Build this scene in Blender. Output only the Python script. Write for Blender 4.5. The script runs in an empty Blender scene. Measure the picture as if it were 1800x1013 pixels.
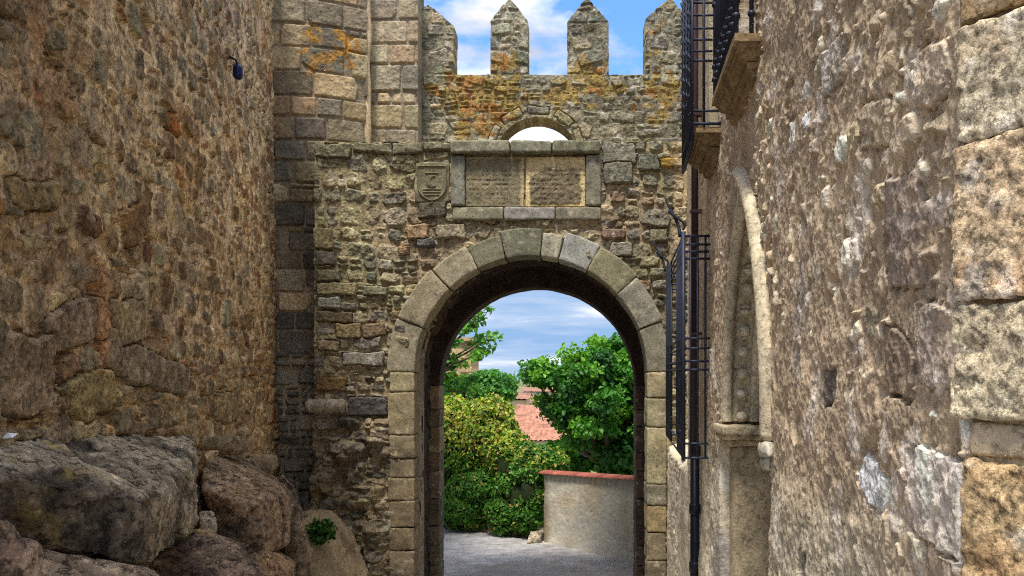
import bpy, math, numpy as np, time
T00 = time.time()
C = bpy.context.scene.collection
F = 1500.0; EYE = 1.65; VX = 1000.0; VY = 655.0     # focal length in photo pixels, eye height, principal point
RNG = np.random.default_rng(7)

def at(px, py, d):
    """point at depth d behind photo pixel (px,py)"""
    return np.array([(px-VX)/F*d, d, EYE-(py-VY)/F*d])

def lin(r, g, b, k=1.0):
    c = np.array([r, g, b])/255.0
    return np.where(c < 0.04045, c/12.92, ((c+0.055)/1.055)**2.4)*k

# ---------------------------------------------------------------- noise
_T2 = np.random.default_rng(1).random((256, 256)).astype(np.float32)
_T3 = np.random.default_rng(2).random((64, 64, 64)).astype(np.float32)
def _sm(t): return t*t*(3-2*t)
def n2(x, y, s=0):
    x = x+s*17.37; y = y+s*9.71
    ix = np.floor(x); iy = np.floor(y); fx = _sm(x-ix); fy = _sm(y-iy)
    ix = ix.astype(np.int64) & 255; iy = iy.astype(np.int64) & 255
    jx = (ix+1) & 255; jy = (iy+1) & 255
    a = _T2[ix, iy]; b = _T2[jx, iy]; c = _T2[ix, jy]; d = _T2[jx, jy]
    return (a*(1-fx)+b*fx)*(1-fy)+(c*(1-fx)+d*fx)*fy
def fbm2(x, y, o=4, s=0, g=0.5):
    r = 0; a = 1; t = 0
    for k in range(o):
        r = r+a*n2(x*2**k, y*2**k, s+k*3.1); t += a; a *= g
    return r/t*2-1
def n3(p, s=0):
    p = p+s*7.77
    i = np.floor(p); f = _sm(p-i); i = i.astype(np.int64) & 63; j = (i+1) & 63
    x0, y0, z0 = i[..., 0], i[..., 1], i[..., 2]; x1, y1, z1 = j[..., 0], j[..., 1], j[..., 2]
    fx, fy, fz = f[..., 0], f[..., 1], f[..., 2]
    a = _T3[x0, y0, z0]*(1-fx)+_T3[x1, y0, z0]*fx; b = _T3[x0, y1, z0]*(1-fx)+_T3[x1, y1, z0]*fx
    c = _T3[x0, y0, z1]*(1-fx)+_T3[x1, y0, z1]*fx; d = _T3[x0, y1, z1]*(1-fx)+_T3[x1, y1, z1]*fx
    return (a*(1-fy)+b*fy)*(1-fz)+(c*(1-fy)+d*fy)*fz
def fbm3(p, o=4, s=0, g=0.5):
    r = 0; a = 1; t = 0
    for k in range(o):
        r = r+a*n3(p*2**k, s+k*1.3); t += a; a *= g
    return r/t*2-1
def sstep(a, b, x):
    t = np.clip((x-a)/(b-a), 0, 1); return t*t*(3-2*t)
def mixc(a, b, t): return a*(1-t[..., None])+b*t[..., None]

# ---------------------------------------------------------------- materials
def stone_mat(name, grain=0.35, gscale=55, bump=0.5, bdist=0.006, rough=0.93, tint=None, pits=0.35, flecks=0.4):
    m = bpy.data.materials.new(name); m.use_nodes = True
    nt = m.node_tree; N = nt.nodes; L = nt.links; bs = N['Principled BSDF']
    bs.inputs['Roughness'].default_value = rough; bs.inputs['Specular IOR Level'].default_value = 0.25
    at_ = N.new('ShaderNodeAttribute'); at_.attribute_name = 'col'
    tc = N.new('ShaderNodeTexCoord')
    def noise(sc, det, ro=0.6):
        n = N.new('ShaderNodeTexNoise'); n.inputs['Scale'].default_value = sc; n.inputs['Detail'].default_value = det
        n.inputs['Roughness'].default_value = ro; L.new(tc.outputs['Object'], n.inputs['Vector']); return n
    a = noise(gscale, 6, 0.7); b = noise(gscale*0.12, 5)
    mr = N.new('ShaderNodeMapRange'); mr.inputs['From Min'].default_value = 0.3; mr.inputs['From Max'].default_value = 0.7
    mr.inputs['To Min'].default_value = 1-grain; mr.inputs['To Max'].default_value = 1+grain; mr.clamp = False
    L.new(a.outputs['Fac'], mr.inputs['Value'])
    mr2 = N.new('ShaderNodeMapRange'); mr2.inputs['From Min'].default_value = 0.3; mr2.inputs['From Max'].default_value = 0.7
    mr2.inputs['To Min'].default_value = 1-grain*0.5; mr2.inputs['To Max'].default_value = 1+grain*0.5
    L.new(b.outputs['Fac'], mr2.inputs['Value'])
    mu0 = N.new('ShaderNodeMath'); mu0.operation = 'MULTIPLY'; L.new(mr.outputs[0], mu0.inputs[0]); L.new(mr2.outputs[0], mu0.inputs[1])
    pn = noise(gscale*0.45, 8, 0.75)
    def ramp(src, a0, a1, t0, t1):
        k = N.new('ShaderNodeMapRange'); k.inputs['From Min'].default_value = a0; k.inputs['From Max'].default_value = a1
        k.inputs['To Min'].default_value = t0; k.inputs['To Max'].default_value = t1; L.new(src, k.inputs['Value']); return k.outputs[0]
    pit = ramp(pn.outputs['Fac'], .40, .46, 1-pits, 1.0); fl = ramp(pn.outputs['Fac'], .57, .64, 1.0, 1+flecks)
    mu1 = N.new('ShaderNodeMath'); mu1.operation = 'MULTIPLY'; L.new(pit, mu1.inputs[0]); L.new(fl, mu1.inputs[1])
    mu = N.new('ShaderNodeMath'); mu.operation = 'MULTIPLY'; L.new(mu0.outputs[0], mu.inputs[0]); L.new(mu1.outputs[0], mu.inputs[1])
    vm = N.new('ShaderNodeVectorMath'); vm.operation = 'SCALE'
    if tint is None: L.new(at_.outputs['Color'], vm.inputs[0])
    else: vm.inputs[0].default_value = tint
    L.new(mu.outputs[0], vm.inputs['Scale']); L.new(vm.outputs[0], bs.inputs['Base Color'])
    bp = N.new('ShaderNodeBump'); bp.inputs['Strength'].default_value = bump; bp.inputs['Distance'].default_value = bdist
    hsum = N.new('ShaderNodeMath'); hsum.operation = 'ADD'; L.new(a.outputs['Fac'], hsum.inputs[0]); L.new(pit, hsum.inputs[1])
    L.new(hsum.outputs[0], bp.inputs['Height']); L.new(bp.outputs[0], bs.inputs['Normal'])
    return m
def plain_mat(name, col, rough=0.6, metal=0.0, var=0.2, scale=20, bump=0.2):
    m = stone_mat(name, grain=var, gscale=scale, bump=bump, bdist=0.002, rough=rough, tint=tuple(col), pits=0, flecks=0)
    m.node_tree.nodes['Principled BSDF'].inputs['Metallic'].default_value = metal
    return m
def leaf_mat(name):
    m = bpy.data.materials.new(name); m.use_nodes = True
    nt = m.node_tree; N = nt.nodes; L = nt.links; bs = N['Principled BSDF']
    a = N.new('ShaderNodeAttribute'); a.attribute_name = 'col'
    L.new(a.outputs['Color'], bs.inputs['Base Color']); bs.inputs['Roughness'].default_value = 0.5
    bs.inputs['Specular IOR Level'].default_value = 0.35
    tr = N.new('ShaderNodeBsdfTranslucent'); hs = N.new('ShaderNodeVectorMath'); hs.operation = 'MULTIPLY'
    hs.inputs[1].default_value = (1.5, 1.6, 0.6); L.new(a.outputs['Color'], hs.inputs[0]); L.new(hs.outputs[0], tr.inputs['Color'])
    mx = N.new('ShaderNodeMixShader'); mx.inputs[0].default_value = 0.3
    L.new(bs.outputs[0], mx.inputs[1]); L.new(tr.outputs[0], mx.inputs[2]); L.new(mx.outputs[0], N['Material Output'].inputs['Surface'])
    return m
MS = stone_mat('weathered_stone', 0.50, 42, 1.0, 0.012, pits=.36, flecks=.5)
MSM = stone_mat('dressed_stone', 0.34, 60, 0.8, 0.008, pits=.32, flecks=.4)
MP = stone_mat('lime_render_and_rubble', 0.20, 60, 0.9, 0.009, pits=.22, flecks=.25)
MROCK = stone_mat('granite_boulder', 0.55, 34, 1.0, 0.02, pits=.5, flecks=.9)
MFINE = stone_mat('coarse_granite', 0.6, 110, 1.0, 0.008, pits=.42, flecks=.5)
MI = plain_mat('wrought_iron', lin(52, 56, 70), 0.5, 0.35, 0.25, 25, 0.3)
MPIPE = plain_mat('painted_pipe', lin(66, 48, 50), 0.45, 0.0, 0.2)
MPIPB = plain_mat('cast_iron_black', lin(30, 32, 42), 0.4, 0.2, 0.2)
MDARK = plain_mat('dark_glass', lin(26, 26, 28), 0.15)
MWOOD = plain_mat('weathered_wood', lin(112, 100, 80), 0.8, 0, 0.3, 12)
ML = leaf_mat('leaf'); MB = stone_mat('bark', 0.4, 20, 0.9, 0.02)

# ---------------------------------------------------------------- object helpers
def tag(o, label=None, cat=None, group=None, kind=None):
    if label: o['label'] = label
    if cat: o['category'] = cat
    if group: o['group'] = group
    if kind: o['kind'] = kind
    return o
def empty(name, loc, label, cat, group=None):
    o = bpy.data.objects.new(name, None); C.objects.link(o); o.location = tuple(float(v) for v in loc)
    tag(o, label, cat, group); return o
ORG = {}
def mesh(name, V, Q, mat, parent=None, col=None, smooth=True):
    """V (N,3) world verts, Q (M,k) faces (k=3/4) or list of such arrays"""
    V = np.asarray(V, dtype=np.float32)
    if parent is not None:
        off = np.zeros(3); p = parent
        while p is not None: off += np.array(p.location); p = p.parent
        V = V-off.astype(np.float32)
    Qs = Q if isinstance(Q, (list, tuple)) else [Q]
    Qs = [np.asarray(q, dtype=np.int32) for q in Qs if len(q)]
    loops = np.concatenate([q.ravel() for q in Qs]); tot = np.concatenate([np.full(len(q), q.shape[1], np.int32) for q in Qs])
    me = bpy.data.meshes.new(name); me.vertices.add(len(V)); me.vertices.foreach_set('co', V.ravel())
    me.loops.add(len(loops)); me.loops.foreach_set('vertex_index', loops)
    me.polygons.add(len(tot)); st = np.zeros(len(tot), np.int32); st[1:] = np.cumsum(tot)[:-1]
    me.polygons.foreach_set('loop_start', st); me.polygons.foreach_set('loop_total', tot)
    me.polygons.foreach_set('use_smooth', np.full(len(tot), smooth))
    if col is not None:
        a = me.color_attributes.new('col', 'FLOAT_COLOR', 'POINT')
        c = np.ones((len(V), 4), np.float32); c[:, :3] = np.clip(col, 0.004, 0.85); a.data.foreach_set('color', c.ravel())
    me.update(calc_edges=True); me.validate()
    me.materials.append(mat)
    o = bpy.data.objects.new(name, me); C.objects.link(o)
    if parent is not None: o.parent = parent
    return o
class Geo:
    """collects simple solids into one mesh"""
    def __init__(s): s.v = []; s.q = []; s.t = []; s.c = []; s.n = 0
    def add(s, V, Q, col=(.3, .3, .3)):
        V = np.asarray(V, float); Q = np.asarray(Q)+s.n
        (s.q if Q.shape[1] == 4 else s.t).append(Q); s.v.append(V)
        col = np.asarray(col, float); s.c.append(np.broadcast_to(col, V.shape) if col.ndim == 1 else col); s.n += len(V)
    def box(s, lo, hi, col=(.3, .3, .3)):
        x0, y0, z0 = lo; x1, y1, z1 = hi
        V = [(x0, y0, z0), (x1, y0, z0), (x1, y1, z0), (x0, y1, z0), (x0, y0, z1), (x1, y0, z1), (x1, y1, z1), (x0, y1, z1)]
        s.add(V, [(0, 3, 2, 1), (4, 5, 6, 7), (0, 1, 5, 4), (1, 2, 6, 5), (2, 3, 7, 6), (3, 0, 4, 7)], col)
    def hexa(s, V, col=(.3, .3, .3)):
        s.add(V, [(0, 3, 2, 1), (4, 5, 6, 7), (0, 1, 5, 4), (1, 2, 6, 5), (2, 3, 7, 6), (3, 0, 4, 7)], col)
    def tube(s, pts, r, col=(.3, .3, .3), n=8):
        pts = np.asarray(pts, float); m = len(pts); r = np.broadcast_to(np.asarray(r, float), (m,))
        tan = np.gradient(pts, axis=0); tan /= np.linalg.norm(tan, axis=1)[:, None]+1e-9
        up = np.array([0.13, 0.21, 0.97]) if abs(tan[0, 2]) < 0.9 else np.array([0.97, 0.2, 0.1])
        V = []
        for i in range(m):
            a = np.cross(tan[i], up); a /= np.linalg.norm(a); b = np.cross(tan[i], a)
            th = np.arange(n)/n*2*math.pi
            V.append(pts[i]+r[i]*(np.cos(th)[:, None]*a+np.sin(th)[:, None]*b))
        V = np.concatenate(V+[pts[:1], pts[-1:]]); Q = []; Tt = []
        for i in range(m-1):
            for k in range(n):
                Q.append((i*n+k, i*n+(k+1) % n, (i+1)*n+(k+1) % n, (i+1)*n+k))
        for k in range(n):
            Tt.append((m*n, (k+1) % n, k)); Tt.append((m*n+1, (m-1)*n+k, (m-1)*n+(k+1) % n))
        n0 = s.n; s.add(V, Q, col); s.t.append(np.asarray(Tt)+n0)
    def build(s, name, mat, parent=None, smooth=False, usecol=True):
        Q = []
        if s.q: Q.append(np.concatenate(s.q))
        if s.t: Q.append(np.concatenate(s.t))
        return mesh(name, np.concatenate(s.v), Q, mat, parent, np.concatenate(s.c) if usecol else None, smooth)

# ---------------------------------------------------------------- relief maps: stones painted as real height
class Relief:
    def __init__(s, u0, u1, v0, v1, res, mortar, mcol, seed=0, warp=(0.03, 1.6, 0.008, 9), rough=1.0):
        s.u0, s.v0, s.res = u0, v0, res; s.seed = seed
        s.nu = int((u1-u0)/res)+2; s.nv = int((v1-v0)/res)+2; s.u1 = u1; s.v1 = v1
        s.u = (u0+np.arange(s.nu)*res)[:, None]; s.v = (v0+np.arange(s.nv)*res)[None, :]
        A1, f1, A2, f2 = warp
        s.WU = (s.u+A1*fbm2(s.u*f1, s.v*f1, 2, seed+1)+A2*fbm2(s.u*f2, s.v*f2, 3, seed+2)).astype(np.float32)
        s.WV = (s.v+A1*fbm2(s.u*f1, s.v*f1, 2, seed+5)+A2*fbm2(s.u*f2, s.v*f2, 3, seed+6)).astype(np.float32)
        s.wm = A1+A2
        s.N1 = fbm2(s.u*14+s.v*0, s.v*14+s.u*0, 5, seed+9, 0.6).astype(np.float32)   # surface roughness of the stones
        s.N2 = fbm2(s.u*3, s.v*3, 4, seed+12).astype(np.float32)
        s.N3 = fbm2(s.u*0.7, s.v*0.7, 3, seed+15).astype(np.float32)
        s.rough = rough
        ml = mortar(s.u, s.v, s) if callable(mortar) else mortar
        s.H = (ml+0*s.u+0*s.v+s.N1*0.006).astype(np.float32)
        s.Cc = np.empty((s.nu, s.nv, 3), np.float32); mc = mcol(s.u, s.v, s) if callable(mcol) else np.asarray(mcol)
        s.Cc[:] = mc; s.Cc *= (1+0.22*s.N1+0.18*s.N2)[..., None]
    def stone(s, cx, cy, hw, hh, top=0.03, bevel=0.03, r=0.35, rot=0, col=(.3, .25, .18), tilt=(0, 0), cuts=(), sink=0.05, amp=0.012, over=False, var=.25, flat=2.0):
        m = s.wm+0.01; R = math.hypot(hw, hh) if rot else 0
        ex, ey = (R, R) if rot else (hw, hh)
        i0 = max(0, int((cx-ex-m-s.u0)/s.res)); i1 = min(s.nu, int((cx+ex+m-s.u0)/s.res)+2)
        j0 = max(0, int((cy-ey-m-s.v0)/s.res)); j1 = min(s.nv, int((cy+ey+m-s.v0)/s.res)+2)
        if i1 <= i0 or j1 <= j0: return
        x = s.WU[i0:i1, j0:j1]-cx; y = s.WV[i0:i1, j0:j1]-cy
        if rot: c, q = math.cos(rot), math.sin(rot); x, y = x*c+y*q, -x*q+y*c
        rr = r*min(hw, hh); dx = np.abs(x)-hw+rr; dy = np.abs(y)-hh+rr
        sd = np.hypot(np.maximum(dx, 0), np.maximum(dy, 0))+np.minimum(np.maximum(dx, dy), 0)-rr
        for (a, b, c) in cuts: sd = np.maximum(sd, a*x+b*y-c)
        t = np.clip(-sd/bevel, 0, 1); prof = 1-(1-t)**flat
        n = s.N1[i0:i1, j0:j1]; n_b = s.N2[i0:i1, j0:j1]
        hs = -sink+(top+sink)*prof+(tilt[0]*x+tilt[1]*y)+amp*s.rough*n*prof+amp*0.7*n_b
        H = s.H[i0:i1, j0:j1]; M = (sd < 0) & ((hs > H) | over)
        H[M] = hs[M]
        cc = np.asarray(col)[None, None]*(1+var*n+var*0.9*n_b)[..., None]
        s.Cc[i0:i1, j0:j1][M] = cc[M]
    def sample(s, U, V):
        x = np.clip((U-s.u0)/s.res, 0, s.nu-1.001); y = np.clip((V-s.v0)/s.res, 0, s.nv-1.001)
        i = x.astype(int); j = y.astype(int); fx = (x-i); fy = (y-j)
        w = [(1-fx)*(1-fy), fx*(1-fy), (1-fx)*fy, fx*fy]; k = [(i, j), (i+1, j), (i, j+1), (i+1, j+1)]
        H = sum(a*s.H[p] for a, p in zip(w, k)); Cc = sum(a[..., None]*s.Cc[p] for a, p in zip(w, k))
        return H, Cc

def desat(c, t, k=1.0):
    l = (c*np.array([.3, .59, .11])).sum(-1, keepdims=True); return (c*(1-t)+l*t)*k
def pick(pal, rng, jit=0.18):
    c = np.array(pal[rng.integers(len(pal))]); return c*(1+rng.uniform(-jit, jit))*(1+rng.uniform(-0.04, 0.04, 3))
def rand_cuts(rng, hw, hh, p=0.6):
    out = []
    for k in range(3):
        if rng.random() < p:
            a = rng.uniform(0, 2*math.pi); c, q = math.cos(a), math.sin(a)
            out.append((c, q, (abs(c)*hw+abs(q)*hh)*rng.uniform(0.68, 0.92)))
    return out
def lay(R, rng, u0, u1, v0, v1, h=(0.1, 0.2), w=(1.0, 2.4), pal=(), gap=0.012, top=(0.01, 0.04), bevel=(0.015, 0.035), r=(0.2, 0.5), rot=0.04,
        split=0.15, chips=0.1, cuts=0.5, tilt=0.15, amp=0.012, skip=None, palf=None, sink=0.05, jit=0.18, wob=0.0, flat=2.0, packs=.06):
    v = v0; row = 0
    while v < v1:
        rh = rng.uniform(*h)**1.0; u = u0-rng.uniform(0, 0.2)
        while u < u1:
            sw = rh*rng.uniform(*w); cx, cy = u+sw/2, v+rh/2+wob*math.sin(u*2.1+row)
            if skip is None or not skip(cx, cy):
                subs = [(cx, cy, sw, rh)]
                q = rng.random()
                if q < split: 
                    f = rng.uniform(0.35, 0.65); subs = [(cx, v+rh*f/2, sw, rh*f), (cx, v+rh*(f+1)/2, sw, rh*(1-f))]
                elif q < split+chips:
                    subs = []; f = rng.uniform(0.3, 0.7); g = rng.uniform(0.3, 0.7)
                    for (a0, a1) in ((0, f), (f, 1)):
                        for (b0, b1) in ((0, g), (g, 1)):
                            subs.append((u+sw*(a0+a1)/2, v+rh*(b0+b1)/2, sw*(a1-a0), rh*(b1-b0)))
                elif q < split+chips+packs:
                    # a stone with a packing of thin chips over it
                    f = 0.72; subs = [(cx, v+rh*f/2, sw, rh*f)]; k = max(1, int(sw/(rh*.5)))
                    for a in range(k): subs.append((u+sw*(a+.5)/k, v+rh*(f+1)/2, sw/k, rh*(1-f)))
                for (x, y, a, b) in subs:
                    hw, hh = max(0.008, a/2-gap*rng.uniform(.4, 1.3)), max(0.008, b/2-gap*rng.uniform(.4, 1.3))
                    p = palf(x, y, rng) if palf else pal
                    R.stone(x, y, hw, hh, rng.uniform(*top), min(rng.uniform(*bevel), min(hw, hh)), rng.uniform(*r), rng.normal()*rot,
                            pick(p, rng, jit), (rng.normal()*tilt*0.5, rng.normal()*tilt), rand_cuts(rng, hw, hh, cuts), sink, amp, flat=flat)
            u += sw
        v += rh; row += 1

def sheet(U, V, keep=None, back=None):
    """grid (n,m) -> quads, optional mask of cells; back=True adds border walls"""
    n, m = U.shape; idx = np.arange(n*m).reshape(n, m)
    q = np.stack([idx[:-1, :-1], idx[1:, :-1], idx[1:, 1:], idx[:-1, 1:]], -1)
    if keep is None: k = np.ones((n-1, m-1), bool)
    else: k = keep
    return q, k
def relief_sheet(name, mat, parent, R, us, vs, posf, keep=None, thick=0.0, backf=None, fullback=False, fine=0.004, fs=30, post=None, colpost=None):
    """posf(U,V,H)->xyz ; us (n,), vs (m,) or (n,m)"""
    us = np.asarray(us); U = np.repeat(us[:, None], (vs.shape[-1]), 1); V = vs if vs.ndim == 2 else np.repeat(vs[None], len(us), 0)
    H, col = R.sample(U, V)
    H = H+fine*fbm2(U*fs, V*fs, 3, 31, .6)
    if post is not None: H = post(U, V, H)
    if colpost is not None: col = colpost(U, V, H, col)
    P = posf(U, V, H); n, m = U.shape
    q, _ = sheet(U, V)
    if keep is not None:
        k = keep((U[:-1, :-1]+U[1:, 1:])/2, (V[:-1, :-1]+V[1:, 1:])/2)
    else: k = np.ones((n-1, m-1), bool)
    Q = q[k]; verts = P.reshape(-1, 3); cols = col.reshape(-1, 3)
    faces = [Q]
    if thick or fullback:
        kp = np.zeros((n+1, m+1), bool); kp[1:-1, 1:-1] = k
        idx = np.arange(n*m).reshape(n, m); B = []
        # border edges of the kept cells
        a = kp[:-1, 1:-1] ^ kp[1:, 1:-1]            # (n, m-1) vertical edges at column i between j,j+1
        i, j = np.nonzero(a); flip = kp[:-1, 1:-1][i, j]
        e1 = np.stack([idx[i, j], idx[i, j+1]], 1); e1[~flip] = e1[~flip][:, ::-1]; B.append(e1)
        b = kp[1:-1, :-1] ^ kp[1:-1, 1:]
        i, j = np.nonzero(b); flip = kp[1:-1, :-1][i, j]
        e2 = np.stack([idx[i+1, j], idx[i, j]], 1); e2[~flip] = e2[~flip][:, ::-1]; B.append(e2)
        E = np.concatenate(B)
        used = np.unique(Q) if fullback else np.unique(E)
        bp = backf(U.reshape(-1)[used], V.reshape(-1)[used])
        mp = np.full(n*m, -1); mp[used] = np.arange(len(used))+n*m
        nring = 1 if fullback else 6
        if fullback:
            verts = np.concatenate([verts, bp]); cols = np.concatenate([cols, cols[used]])
            faces.append(mp[Q][:, ::-1]); faces.append(np.stack([E[:, 1], E[:, 0], mp[E[:, 0]], mp[E[:, 1]]], 1))
        else:
            base = verts[used]; prev = np.full(n*m, -1); prev[:] = np.arange(n*m); allv = [verts]; allc = [cols]; cnt = n*m
            for r_ in range(1, nring+1):
                t = r_/nring; p = base*(1-t)+bp*t
                if r_ < nring: p = p+0.006*(n3(p*22, r_)[:, None]-0.5)
                cur = np.full(n*m, -1); cur[used] = np.arange(len(used))+cnt; cnt += len(used); allv.append(p); allc.append(cols[used])
                faces.append(np.stack([prev[E[:, 1]], prev[E[:, 0]], cur[E[:, 0]], cur[E[:, 1]]], 1)); prev = cur
            verts = np.concatenate(allv); cols = np.concatenate(allc)
    FQ = np.concatenate(faces)
    # drop unused verts
    us_ = np.unique(FQ); rm = np.full(len(verts), -1); rm[us_] = np.arange(len(us_))
    return mesh(name, verts[us_], rm[FQ], mat, parent, cols[us_])

# rounded, rough block: half sizes in metres, mapped into the world by fn
def block(half, fn, step=0.02, r=0.02, amp=0.006, fs=9, seed=0, col=(.3, .25, .2), colvar=0.25, colf=None, big=0.0):
    hx, hy, hz = half; Vs = []; Qs = []; c = 0
    for ax in range(3):
        o = [(1, 2), (2, 0), (0, 1)][ax]; ha, hb = half[o[0]], half[o[1]]
        na = max(3, int(2*ha/step)+1); nb = max(3, int(2*hb/step)+1)
        def knots(h, n):   # denser near the edges
            k = np.linspace(-h+r, h-r, max(2, n-4)); return np.concatenate([[-h, -h+r*.5], k, [h-r*.5, h]])
        A, B_ = np.meshgrid(knots(ha, na), knots(hb, nb), indexing='ij'); na, nb = A.shape
        for sg in (-1, 1):
            P = np.zeros(A.shape+(3,)); P[..., ax] = sg*half[ax]; P[..., o[0]] = A; P[..., o[1]] = B_
            idx = np.arange(na*nb).reshape(na, nb)+c
            q = np.stack([idx[:-1, :-1], idx[1:, :-1], idx[1:, 1:], idx[:-1, 1:]], -1).reshape(-1, 4)
            if sg < 0: q = q[:, ::-1]
            Vs.append(P.reshape(-1, 3)); Qs.append(q); c += na*nb
    P = np.concatenate(Vs); inner = np.clip(P, [-hx+r, -hy+r, -hz+r], [hx-r, hy-r, hz-r]); d = P-inner
    L = np.linalg.norm(d, axis=1)[:, None]+1e-9; nrm = d/L; P = inner+nrm*r
    P = P+nrm*(amp*fbm3(P*fs+seed*3.3, 4, seed, .6)[:, None])+nrm*(big*fbm3(P*3+seed*1.7, 2, seed+5)[:, None])
    cc = np.asarray(col)[None]*(1+colvar*fbm3(P*8+seed*2.1, 4, seed+3)[:, None])
    if colf is not None: cc = colf(P, cc)
    return fn(P), np.concatenate(Qs), cc

def hull_rock(name, pts, label, cat, vox=0.03, amp=0.04, fs=2.5, seed=0, smooth=6, colf=None, parent=None, group=None, mat=None, round_=1):
    import bmesh
    pts = np.array([at(*p) for p in pts]); ctr = pts.mean(0)
    bm = bmesh.new()
    for p in pts: bm.verts.new(p-ctr)
    r = bmesh.ops.convex_hull(bm, input=bm.verts); 
    bmesh.ops.delete(bm, geom=[v for v in bm.verts if not v.link_faces], context='VERTS')
    me = bpy.data.meshes.new(name); bm.to_mesh(me); bm.free()
    o = bpy.data.objects.new(name, me); C.objects.link(o)
    m = o.modifiers.new('r', 'REMESH'); m.mode = 'VOXEL'; m.voxel_size = vox; m.adaptivity = 0
    s = o.modifiers.new('s', 'SMOOTH'); s.iterations = 1; s.factor = 0.5
    dg = bpy.context.evaluated_depsgraph_get(); ev = o.evaluated_get(dg); m2 = bpy.data.meshes.new_from_object(ev)
    bpy.data.objects.remove(o); bpy.data.meshes.remove(me)
    n = len(m2.vertices); V = np.zeros(n*3, np.float32); m2.vertices.foreach_get('co', V); V = V.reshape(-1, 3).astype(float)
    N = np.zeros(n*3, np.float32); m2.vertex_normals.foreach_get('vector', N); N = N.reshape(-1, 3)
    P = V
    a = fbm3(P*fs, 3, seed, .5); rid = 1-np.abs(fbm3(P*fs*1.3+5, 3, seed+4)); b = fbm3(P*fs*4, 6, seed+8, .72)
    crack = sstep(.9, .98, 1-np.abs(fbm3(P*fs*0.55*np.array([1, 1, .6]), 3, seed+2)))
    cre = np.abs(fbm3(P*fs*1.7+9, 3, seed+14)); V = V-N*(amp*.8*(.10-np.minimum(cre, .10))/.10*.5)[:, None]
    V = V+N*(amp*.40*a+amp*0.10*rid+amp*.72*b+amp*.7*np.abs(fbm3(P*np.array([3, 3, 16])*fs*.7, 4, seed+30))-crack*amp*.9)[:, None]
    col = colf(P, N, a, b) if colf else np.broadcast_to(lin(90, 80, 66), V.shape)
    col = col*(1-0.55*crack[:, None])
    a_ = m2.color_attributes.new('col', 'FLOAT_COLOR', 'POINT'); c4 = np.ones((n, 4), np.float32); c4[:, :3] = np.clip(col, .01, .8)
    a_.data.foreach_set('color', c4.ravel()); m2.vertices.foreach_set('co', V.astype(np.float32).ravel())
    m2.polygons.foreach_set('use_smooth', np.full(len(m2.polygons), True)); m2.update(); m2.materials.clear(); m2.materials.append(mat or MROCK)
    m2.name = name; o = bpy.data.objects.new(name, m2); C.objects.link(o); o.location = tuple(ctr)
    if parent is not None: o.parent = parent; o.location = tuple(ctr-np.array(parent.location))
    else: tag(o, label, cat, group)
    return o

K = 1.75      # photo brightness -> reflectance
# =====================================================================================
# LEFT: rubble wall of the tall building
# =====================================================================================
DL = np.array([-0.2, 1.0]); 
def xl(d): return -0.2*d-1.68
PL_ = [lin(108, 94, 68, K), lin(96, 84, 64, K), lin(118, 98, 68, K), lin(98, 80, 58, K), lin(92, 82, 66, K), lin(122, 108, 82, K), lin(90, 74, 54, K), lin(112, 98, 78, K)]
PLR = [lin(112, 80, 50, K*.8), lin(98, 72, 50, K*.8), lin(112, 90, 54, K*.8)]
PLG = [lin(108, 98, 80, K), lin(94, 88, 72, K), lin(118, 106, 86, K)]
def palL(x, y, rng):
    q = rng.random()
    far = np.clip((x-6)/5, 0, 1)
    if q < 0.08+0.12*far: return PLR
    if q < 0.17+0.12*(1-far): return PLG
    return PL_
t0 = time.time()
def mortL(u, v, s):
    zr = v-EYE
    return -0.002-.04*sstep(.36,.5,fbm2(u*4.2, v*5, 3, 48))+0.007*fbm2(u*1.1, v*1.1, 3, 44)+0.006*fbm2(u*9, v*9, 3, 46)+0.004*sstep(0.3, 1.6, zr)-0.018*sstep(0.4, -0.6, zr)
def mcolL(u, v, s):
    a = fbm2(u*0.9, v*0.9, 3, 50); base = mixc(lin(144, 127, 102, K)[None, None], lin(150, 129, 104, K)[None, None], sstep(5.5, 10, u+0*v))
    base = mixc(base, lin(120, 103, 84, K)[None, None]*np.ones_like(base), sstep(0.05, 0.5, a))
    return base
_hole = None
RL = Relief(0.4, 12.6, -1.6, 8.0, 0.008, mortL, mcolL, 3, (0.07, 1.3, 0.022, 8))
rg = np.random.default_rng(11)
lay(RL, rg, 0.4, 12.6, -1.6, 1.75, (0.13, 0.30), (0.9, 1.8), palf=palL, gap=0.010, top=(0.006, 0.036), bevel=(0.012, 0.026), r=(0.15, 0.6), rot=0.12, split=0.12, chips=0.2, cuts=0.75, tilt=0.06, amp=0.018, jit=.34)
lay(RL, rg, 0.4, 12.6, 1.75, 8.0, (0.13, 0.25), (0.9, 1.9), palf=palL, gap=0.013, top=(0.0, 0.032), bevel=(0.01, 0.022), r=(0.2, 0.8), rot=0.16, split=0.12, chips=0.2, cuts=0.8, tilt=0.07, amp=0.018, jit=.32)
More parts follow.
